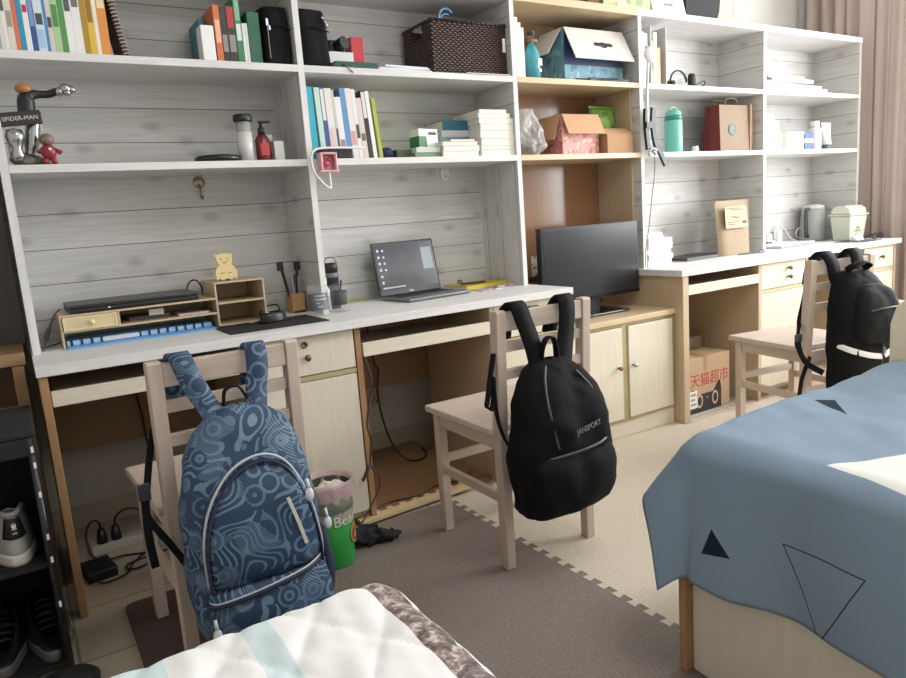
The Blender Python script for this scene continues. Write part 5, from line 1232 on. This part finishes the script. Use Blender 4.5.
def blanket_mat():
    t = NT('pale_blue_blanket'); u, v = uvs(t)
    co_ = t.coord('Object')
    col = t.mix(t.noise(co_, 4, 4), '#7889 9a'.replace(' ',''), '#8494a4')
    W_ = [(-.015, .262), (.55, .60), (-.09, .80)]
    col = t.mix(tri_mask(t, u, v, W_), col, '#dad8d2')
    for tr in ([(-.02, .415), (.35, .62), (-.05, .56)], [(-.212, .052), (-.262, .098), (-.272, .030)], [(.335, .03), (.36, .065), (.25, .155)]):
        col = t.mix(tri_mask(t, u, v, tr), col, '#1d2b3a')
    for o in ([(-.195, .198), (-.197, .360), (-.365, .275)], [(.37, .24), (.32, .36), (.60, .39)]):
        ring = t.math('SUBTRACT', tri_mask(t, u, v, o), tri_mask(t, u, v, shrink(o, .955)))
        n = t.node('ShaderNodeClamp'); t.link(ring, n.inputs[0])
        col = t.mix(n.outputs[0], col, '#24323f')
    t.bump(t.noise(co_, 400, 2), .08, .001)
    m = t.out(col, .85, 0, .1)
    return m
def bb(su, sv, ro):
    k = min(1, max(0, su)*4)
    w = noise.noise(Vector((su*7+sv*3, sv*9-su*4, .5)))*.010+noise.noise(Vector((su*16+sv*9, sv*12, 4)))*.005
    w += .012*math.sin((su*.9+sv*1.5)*13+noise.noise(Vector((su*4, sv*4, 1)))*3)*.5*k
    return w*(.5+.5*k)+.012*k
b = drape('blanket', blanket_mat(), (1.185, -1.51), 1, .583, .05, (-.35, .815), (-.215, 1.5), 130, 150, (.03, .19), bb, .004, .06, .70)
tag(b, 'pale blue blanket with dark and white triangles draped over the right bed', 'blanket')

# left bed (foreground)
t = thing('bed', 'bed in the foreground under the white quilt', 'bed', (-.9, -1.48, 0))
MB().box(0, 1.28, -1.9, -.02, .0115, .30).build('base', CREAM, t)
MB().box(0, 1.28, -1.9, -.02, .301, .43).build('mattress', M('#cfccc4', .8), t, bevel=.03)
def quilt_mat():
    t = NT('white_quilt'); u, v = uvs(t); co_ = t.coord('Object')
    col = t.mix(t.noise(co_, 3, 4), '#dcdad8', '#e6e4e2')
    def stripe(a, b): return t.math('MULTIPLY', t.math('GREATER_THAN', u, a), t.math('LESS_THAN', u, b))
    teal = t.mix(t.noise(co_, 40, 3), '#bccdd0', '#cbd8da')
    for a, b in ((.165, .205), (.31, .37), (.5, .54), (.64, .70)): col = t.mix(stripe(a, b), col, teal)
    n = t.noise(t.scale(co_, (1, 1, 1)), 55, 4, .7)
    br = t.ramp(n, [(.38, '#4a3b38'), (.52, '#7d6c67'), (.62, '#c3b6ae')])
    col = t.mix(stripe(-.040, .012), col, br)
    m = t.out(col, .8, 0, .25); t.b.inputs['Sheen Weight'].default_value = .2
    return m
def qb(su, sv, ro):
    P_ = .125
    a = abs(math.sin(PI*(su+sv*.62)/P_)); b_ = abs(math.sin(PI*(su-sv*.62+.03)/P_))
    return .011*min(1, (a*b_)**.22*1.1)-.010+noise.noise(Vector((su*14, sv*14, 3)))*.004+noise.noise(Vector((su*34, sv*30, 7)))*.003
q = drape('quilt', quilt_mat(), (.385, -1.505), -1, .512, .05, (-.36, 1.2), (-.36, 1.75), 240, 260, (.02, .12), qb, .004, .03)
tag(q, 'white quilt with a brown patterned border and pale teal stripes in the foreground', 'quilt')

# ---------------------------------------------------------------- curtain
def cur(u, v):
    y = .46-.90*u; z = .02+2.5*v
    ph = u*2*PI*10+.8*math.sin(u*19)+.25*math.sin(v*4+u*9)
    x = 4.70+.035*math.sin(ph)*(.7+.3*math.sin(u*31))+.012*math.sin(ph*2.1+1)+.02*math.sin(v*2.2+u*5)*(1-v)
    return (x, y-.02*math.cos(ph), z)
def curtain_mat():
    t = NT('mauve_curtain'); v = t.coord('Object')
    t.bump(t.noise(v, 350, 2), .08, .001)
    return t.out(t.mix(t.noise(v, 5, 3), '#b3a29d', '#bfaea8'), .8, 0, .2)
t = thing('curtain', 'long dusty mauve curtain in folds beside the right bookshelf', 'curtain', (0, 0, 0))
MB().grid(cur, 400, 14).build('fabric', curtain_mat(), t, smooth=True, solid=.002)
m = MB().cyl((4.74, .46, 2.56), (4.74, -3.0, 2.56), .012, seg=12); m.build('curtain_rail', STEEL, t, smooth=True)
m = MB()
for k in range(13): m.lathe([(.014, -.003), (.018, 0), (.014, .003)], (0, 0, 0), 12, mat=Matrix.Translation((4.74, .44-.068*k, 2.552)) @ Matrix.Rotation(PI/2, 4, 'X'))
m.build('curtain_rings', STEEL, t, smooth=True)

# ---------------------------------------------------------------- things on and near the floor
# cartons in the right kneehole
t = thing('carton', 'brown shipping carton with red lettering in the right kneehole', 'box', (2.685, -.165, .0))
w, d, h = .385, .33, .285
MB().box(0, w, 0, d, .001, h).build('carton_body', M('#a88d6e', .75, var=.05), t, bevel=.003)
MB().box(w/2-.03, w/2+.03, -.0006, d, h, h+.0006).box(w/2-.012, w/2+.012, -.0008, 0, h-.07, h).build('tape', M('#a07a55', .4), t)
text('\u5929\u732b\u8d85\u5e02', .075, M('#a83b34', .6), t, (.225, -.0008, .165), (PI/2, 0, 0), 'lettering')
e = MB().prism([(.075, .002), (.075, .10), (.088, .125), (.098, .125), (.125, .095), (.25, .095), (.27, .118), (.295, .145), (.305, .145), (.315, .10), (.315, .002)], 'y', -.0012, -.0004).build('printed_emblem', M('#1d1a19', .6), t)
m = MB()
for x in (.145, .265): m.lathe([(.016, 0), (.024, 0), (.024, .0008), (.016, .0008)], (0, 0, 0), 22, sy=1.5, mat=Matrix.Translation((x, -.0012, .06)) @ Matrix.Rotation(PI/2, 4, 'X'))
m.box(.2, .21, -.002, -.0012, .068, .073)
m.build('emblem_eye', M('#b79a78', .7), e)
s_ = MB().box(.07, .125, -.0026, -.0016, .03, .12).build('white_sticker', M('#d3cfc6', .6), t)
m = MB()
for k in range(3): m.box(.078, .108 if k % 2 else .117, -.003, -.0026, .045+.025*k, .057+.025*k)
m.build('print_line', M('#8b8781', .6), s_)
t = thing('carton', 'dark brown flat carton lying on the rear of the shipping carton', 'box', (2.73, -.0, .2865)); MB().box(0, .33, 0, .16, .001, .062).build('carton_body', M('#705b4a', .7), t, bevel=.003)
MB().box(.13, .19, -.004, .0, .02, .045).build('tape', WHITE, t)

# green waste bin
t = thing('waste_bin', 'green plastic waste bin with a pink liner beside the desk cabinet', 'bin', (.722, -.435, FZ))
def gbin(r0, r1, h): return [(0, 0), (r0, 0), (r0+.002, .004), (r1, h), (r1-.003, h), (r0-.003, .008), (0, .008)]
BGN = M('#2f9a45', .35)
MB().lathe(gbin(.060, .072, .225), seg=40).build('bin_body', BGN, t, smooth=True)
MB().lathe([(.0708, .185), (.0724, .186), (.0738, .262), (.071, .262)], seg=40).build('grey_rim_band', M('#8d9a80', .45), t, smooth=True)
LINER = NT('pink_liner'); LINER.b.inputs['Alpha'].default_value = .55; LINER = LINER.out('#e6c6cd', .3)
def ln(u, v):
    a = 2*PI*u; n = noise.noise(Vector((math.cos(a)*4, math.sin(a)*4, v*3)))
    if v < .45: k = v/.45; r = .069+.006*k; z = .15+.125*k
    elif v < .6: k = (v-.45)/.15; r = .075+.007*k; z = .275+.006*math.sin(k*PI)
    else: k = (v-.6)/.4; r = .082+.001*k; z = .275-.05*k*(1+.35*n)
    r += .004*n*(.3+v)
    return (r*math.cos(a), r*math.sin(a), z)
MB().grid(ln, 72, 24, closed_u=True).build('bin_liner', LINER, t, smooth=True)
def on_bin(ang, z, r): return Vector((r*math.cos(ang), r*math.sin(ang), z))
me = text('Bear', .047, M('#e3e6de', .5), t, (0, 0, 0), (0, 0, 0), 'lettering', ext=.0)
for v in me.data.vertices:     # wrap the word round the bin
    a = -1.26+v.co.x/.071; v.co = on_bin(a, .158+v.co.y+.02*0, .0735-.0)
me.rotation_euler = (0, 0, 0)
m = MB()
def disc(cx_, cz, R, mi, rr=.0705):
    c = m.bm.verts.new(on_bin(cx_, cz, rr)); ring = [m.bm.verts.new(on_bin(cx_+R*math.cos(k*PI/10)/.07, cz+R*math.sin(k*PI/10)*1.1, rr)) for k in range(20)]
    for k in range(20): m.bm.faces.new([c, ring[k], ring[(k+1) % 20]]).material_index = mi
disc(-.62, .10, .03, 0, .0702); disc(-.62, .097, .024, 1, .0708); disc(-.58, .092, .011, 2, .0714)
m.build('emblem', [M('#d9b98a', .5), M('#a8552e', .5), M('#e0c79c', .5)], t)
m = MB()
for k, (x, y, z, r) in enumerate([(0, 0, .235, .03), (.03, .01, .24, .024), (-.03, -.01, .235, .026), (.0, .03, .235, .025), (.01, -.03, .247, .02)]):
    m.sphere((x, y, z), r, sub=3)
for v in m.bm.verts: v.co += Vector((noise.noise(v.co*55), noise.noise(v.co*55+Vector((5, 2, 1))), noise.noise(v.co*55+Vector((1, 7, 3)))))*.010
tag(m.build('tissue_paper', M('#dcd6cd', .8), loc=(.722, -.435, FZ)), 'crumpled tissue paper filling the green waste bin', 'tissue')
m = MB()
for k, (x, y, z, r) in enumerate([(0, 0, .025, .035), (.045, -.01, .022, .03), (-.035, .02, .028, .03), (.02, .03, .03, .03), (.08, -.02, .018, .024)]): m.sphere((x, y, z), r, sub=3, sc=(1.2, 1, .75))
for v in m.bm.verts:
    v.co += Vector((noise.noise(v.co*40), noise.noise(v.co*40+Vector((5, 2, 1))), noise.noise(v.co*40+Vector((1, 7, 3)))))*.016; v.co.z = max(.001, v.co.z)
tag(m.build('cloth', M('#17171a', .85), loc=(.855, -.40, FZ), smooth=True), 'crumpled black cloth on the mat beside the green bin', 'cloth')

# shoe rack with shoes
t = thing('shoe_rack', 'black fabric shoe rack at the left edge of the photo', 'shoe rack', (-.388, -.515, 0))
RK = M('#131416', .7)
MB().box(.345, .355, .01, .34, .002, .62).box(0, .02, .01, .34, .002, .62).box(.02, .335, .33, .34, .002, .62).build('side_panels', RK, t)
MB().box(-.003, .358, 0, .345, .621, .635).box(-.003, .358, -.002, .004, .575, .62).build('top_cover', RK, t, bevel=.004)
for z in (.012, .285): MB().box(.021, .344, .008, .329, z, z+.012).build('shelf', RK, t)
for x in (.345, .01): MB().cyl((x, .004, 0), (x, .004, .62), .008, seg=12).build('frame_tube', M('#1d1e21', .35), t, smooth=True)
m = MB()
for z in (.585, .47, .36, .30, .18, .545): m.box(.345, .351, -.008, -.002, z, z+.014)
m.build('white_clips', WHITE, t)
def shoe(name, label, loc, rz, upper, sole, hh, L=.27, seed=0, grp=None):
    """low shoe, heel towards -y, with sole, upper and collar"""
    t = thing(name, label, 'shoe', loc, rz, grp)
    def wid(k): return .035+.016*math.sin(min(1, k*1.25)*PI)*(.4+.6*k)+.006*math.sin(k*PI)
    def so(z0, z1, gr):
        def f(u, v):
            a = 2*PI*u; c, s = math.cos(a), math.sin(a); k = .5+.5*s
            return ((wid(k)+gr*(1-v))*c*(abs(c)**-.25 if abs(c) > .05 else 1), (k-.03)*L+gr*s, z0+(z1-z0)*v)
        return f
    m = MB().grid(so(0, .028, .004), 44, 4, closed_u=True)
    m.build('sole', sole, t, smooth=True, solid=.006, offset=-1)
    def up(u, v):
        a = 2*PI*u; c, s = math.cos(a), math.sin(a); k = .5+.5*s
        top = hh*(1-.62*max(0, (k-.30)/.7)**.8)
        w = wid(k)*(1-.26*v**2.0); y = (k-.03)*L
        if v > .2: y += (-.012*(1-k)+.03*0)*0
        y = y+(v**2)*(.02*(1-k)*.6-.10*max(0, k-.45))
        return (w*c*(abs(c)**-.2 if abs(c) > .05 else 1), y, .026+(top-.026)*v)
    m = MB().grid(up, 44, 12, closed_u=True); m.build('upper', upper, t, smooth=True, solid=.004, offset=-1)
    return t, up
gs = M('#a7a5a2', .7); 
t, up = shoe('sneaker', 'grey and white sneaker with a black heel tab on the upper rack tier', (-.108, -.475, .2985), .12, gs, M('#d2cdc4', .6), .13)
def onheel(u, v, off):
    p = Vector(up(u, v)); c = Vector((0, .09, p.z)); n = (p-c).normalized(); return p+n*off
e = MB().grid(lambda u, v: onheel(.75+.20*(u-.5)*(1-.25*v), .42+.5*v, .0022), 14, 8).build('heel_tab', M('#141416', .6), t, smooth=True, solid=.002)
m = MB()
def heelpoly(poly):
    vs = [m.bm.verts.new(onheel(.75+x*1.35, v, .0046)) for x, v in poly]; m.bm.faces.new(vs)
for s_, cx_, tilt in ((0, 0, 0), (1, .014, .9), (-1, -.014, -.9)):      # three leaves
    pl = []
    for k in range(12):
        a = 2*PI*k/12; x, y = .0065*math.cos(a)*.62, .075*math.sin(a)
        xr = x*math.cos(tilt*.5)+y*.09*math.sin(tilt*.5); pl.append((cx_*.55+xr, .76-.02*abs(s_)+y*(.9 if s_ == 0 else .75)))
    heelpoly(pl)
for z0 in (.672, .652): heelpoly([(-.012, z0), (.012, z0), (.011, z0+.011), (-.011, z0+.011)])
m.build('heel_logo', WHITE, e)
me = text('adidas', .1, WHITE, e, (0, 0, 0), (0, 0, 0), 'lettering', ext=0)
for v in me.data.vertices: v.co = onheel(.75+v.co.x*.13, .575+v.co.y*.9, .0048)
m = MB()
def col(u, v):
    p = Vector(up(u, 1.0)); return (p.x*1.02, p.y, p.z+.004*math.sin(v*PI))
m.tube([Vector(up(k/24, 1.0)) for k in range(24)], .007, 8, closed=True); m.build('padded_collar', M('#8f8d8b', .8), t, smooth=True)
m = MB()
for k in range(5): m.tube([(-.024+.001*k, .085+.022*k, .112-.012*k), (0, .09+.022*k, .120-.012*k), (.024-.001*k, .085+.022*k, .112-.012*k)], .003, 6, smooth=3)
m.build('laces', M('#b9b7b4', .7), t, smooth=True)
SO = M('#5e5a55', .6); UP = M('#15181a', .4)
for lb, x, rz in (('dark sneaker with grey sole on the bottom tier, right of the pair', -.085, .06), ('dark sneaker with grey sole on the bottom tier, left of the pair', -.185, .02)):
    t, up = shoe('sneaker', lb, (x, -.235, .0255), PI+rz, UP, SO, .11, .265)
    m = MB()
    for k in range(5): m.tube([(-.022, .10+.02*k, .100-.010*k), (0, .105+.02*k, .106-.010*k), (.022, .10+.02*k, .100-.010*k)], .0028, 6, smooth=3)
    m.build('laces', M('#16191a', .8), t, smooth=True)
    m = MB()
    for k in range(3): m.sphere((-.02+.012*k, .17+.006*k, .07-.004*k), .0022, sub=1)
    m.build('eyelets', STEEL, t)
m = MB()
def blob(u, v):
    a = 2*PI*u; r = .066*(1-v**3)*(1+.08*noise.noise(Vector((math.cos(a)*2, math.sin(a)*2, v*2))))
    return (r*math.cos(a)*1.1, r*math.sin(a)*.8, .002+.05*v**.7)
m.grid(blob, 40, 14, closed_u=True)
tag(m.build('slipper', M('#141416', .7), loc=(-.055, -.60, .0), smooth=True), 'black slipper toe on the tiles in front of the shoe rack', 'slipper')

# ---- sockets and cables in the kneeholes
t = thing('power_strip', 'white power strip with two black plugs on the left kneehole floor', 'power strip', (.155, .20, .0), rz=.05)
MB().box(-.085, .10, -.025, .025, 0, .034).build('strip_body', M('#b9b1a4', .5), t, bevel=.004)
for x in (-.045, .0):
    MB().lathe([(0, 0), (.018, 0), (.017, .02), (.011, .05), (0, .052)], seg=18).build('plug', BLACK, t, loc=(x, 0, .0345), smooth=True)
m = MB().tube([(-.045, 0, .086), (-.05, -.005, .115), (-.075, -.01, .12), (-.095, -.02, .08), (-.09, -.05, .02), (-.07, -.07, .006)], .004, 8, smooth=6).tube([(.0, 0, .086), (.01, -.005, .12), (.05, -.01, .135), (.1, -.02, .11), (.13, -.03, .05), (.14, -.06, .006)], .004, 8, smooth=6)
m.build('cable', BLACK, t, smooth=True)
t = thing('power_adapter', 'black laptop power adapter lying on the tiles in the left kneehole', 'adapter', (.075, .03, .0), rz=.15)
MB().box(-.045, .045, -.07, .05, 0, .036).build('body', BLACK, t, bevel=.006)
m = MB().tube([(-.03, -.07, .02), (-.01, -.1, .006), (.06, -.09, .004), (.1, -.03, .004), (.15, .02, .004), (.2, .04, .004)], .0035, 6, smooth=6).tube([(.045, .03, .02), (.1, .05, .008), (.17, .0, .004), (.13, -.07, .004), (.08, -.08, .01), (.09, -.02, .004), (.22, -.01, .004)], .0035, 6, smooth=6); m.build('cable', BLACK, t, smooth=True)
t = thing('power_cable', 'thin black cable hanging at the back of the left kneehole', 'cable', (.292, .26, .36))
MB().tube([(-.006, 0, .36), (-.003, 0, .27), (.002, -.004, .17), (.012, -.006, .08), (.014, -.003, .0), (.02, -.01, -.1)], .0035, 6, smooth=6).build('wire', BLACK, t, smooth=True)
t = thing('wall_socket', 'white wall socket at the back of the middle kneehole', 'socket', (1.335, .50, .262))
MB().box(-.05, .05, -.008, 0, -.05, .05).build('plate', M('#cfcac0', .4), t, bevel=.003)
m = MB()
for x, z in ((-.014, .022), (.014, .022), (0, -.006), (-.012, -.022), (.012, -.022)): m.box(x-.004, x+.004, -.0088, -.008, z-.006, z+.006)
m.build('socket_holes', M('#6b4038', .6), t)
t = thing('power_cable', 'grey-black cable hanging in front of the board in the middle kneehole', 'cable', (1.20, .255, .02))
MB().tube([(.02, 0, .69), (.03, 0, .56), (.04, -.004, .46), (.055, -.002, .42), (.045, .0, .33), (.05, -.01, .22), (.075, -.03, .1), (.12, -.07, .02), (.2, -.06, -.003), (.26, .0, -.003), (.28, .08, -.003)], .0045, 8, smooth=6).build('wire', M('#26241f', .5), t, smooth=True)
t = thing('power_cable', 'dark cable dangling down the orange panel edge beside the green bin', 'cable', (.968, -.245, .0145))
MB().tube([(.004, -.002, .60), (.02, -.004, .53), (.022, -.006, .50), (.004, -.010, .44), (-.014, -.012, .36), (-.006, -.012, .30), (-.016, -.014, .22), (-.006, -.014, .19), (.01, -.012, .17), (.012, -.012, .13), (-.01, -.014, .09), (-.06, -.03, .04), (-.1, -.05, .01)], .0032, 6, smooth=6).tube([(-.02, -.013, .215), (-.045, -.016, .175), (-.055, -.016, .165)], .006, 6, smooth=3).build('wire', M('#3a2622', .5), t, smooth=True)
t = thing('power_cable', 'thin dark cable lying along the front of the floor board', 'cable', (.99, -.17, .0125))
MB().tube([(0, 0, .004), (.08, .03, .004), (.2, .012, .004), (.3, .05, .004), (.42, .03, .004), (.5, .1, .004)], .003, 6, smooth=6).build('wire', M('#33251f', .5), t, smooth=True)
# ---------------------------------------------------------------- camera, light
cam = bpy.data.cameras.new('camera'); co = bpy.data.objects.new('camera', cam); COL.objects.link(co)
yaw, pit, rol, F = .552, -.172, -.073, 700.55
cy, sy, cp, sp = math.cos(yaw), math.sin(yaw), math.cos(pit), math.sin(pit)
fwd = Vector((sy*cp, cy*cp, sp)); rt = Vector((cy, -sy, 0)); up = rt.cross(fwd)
r2 = rt*math.cos(rol)+up*math.sin(rol); u2 = -rt*math.sin(rol)+up*math.cos(rol)
mt = Matrix((r2, u2, -fwd)).transposed().to_4x4(); mt.translation = (-.017, -2.449, 1.07)
co.matrix_world = mt
cam.sensor_fit = 'HORIZONTAL'; cam.sensor_width = 36; cam.lens = 36*F/906; cam.clip_start = .02
SC.camera = co
def area(name, loc, rot, sx, sy_, power, col):
    l = bpy.data.lights.new(name, 'AREA'); l.shape = 'RECTANGLE'; l.size = sx; l.size_y = sy_; l.energy = power; l.color = col
    o = bpy.data.objects.new(name, l); COL.objects.link(o); o.location = loc; o.rotation_euler = rot; return o
area('window_daylight', (4.97, (W0+W1)/2, (WZ0+WZ1)/2), (0, PI/2, 0), WZ1-WZ0, W1-W0, 160, (.97, .985, 1.0))
area('added_ceiling_fill', (1.2, -2.2, 2.66), (0, 0, 0), .9, .9, 22, (.97, .985, 1.0))  # unseen fill light, added to brighten the side far from the window
w = bpy.data.worlds.new('world'); SC.world = w; w.use_nodes = True
bg = w.node_tree.nodes['Background']; bg.inputs[0].default_value = (.75, .86, 1.0, 1); bg.inputs[1].default_value = 1.2
SC.view_settings.view_transform = 'Standard'; SC.view_settings.look = 'None'; SC.view_settings.gamma = 1
SC.view_settings.exposure = 0.33
SC.cycles.max_bounces = 8; SC.cycles.diffuse_bounces = 5; SC.cycles.transparent_max_bounces = 8
SC.cycles.sample_clamp_indirect = 6; SC.cycles.caustics_reflective = False; SC.cycles.caustics_refractive = False
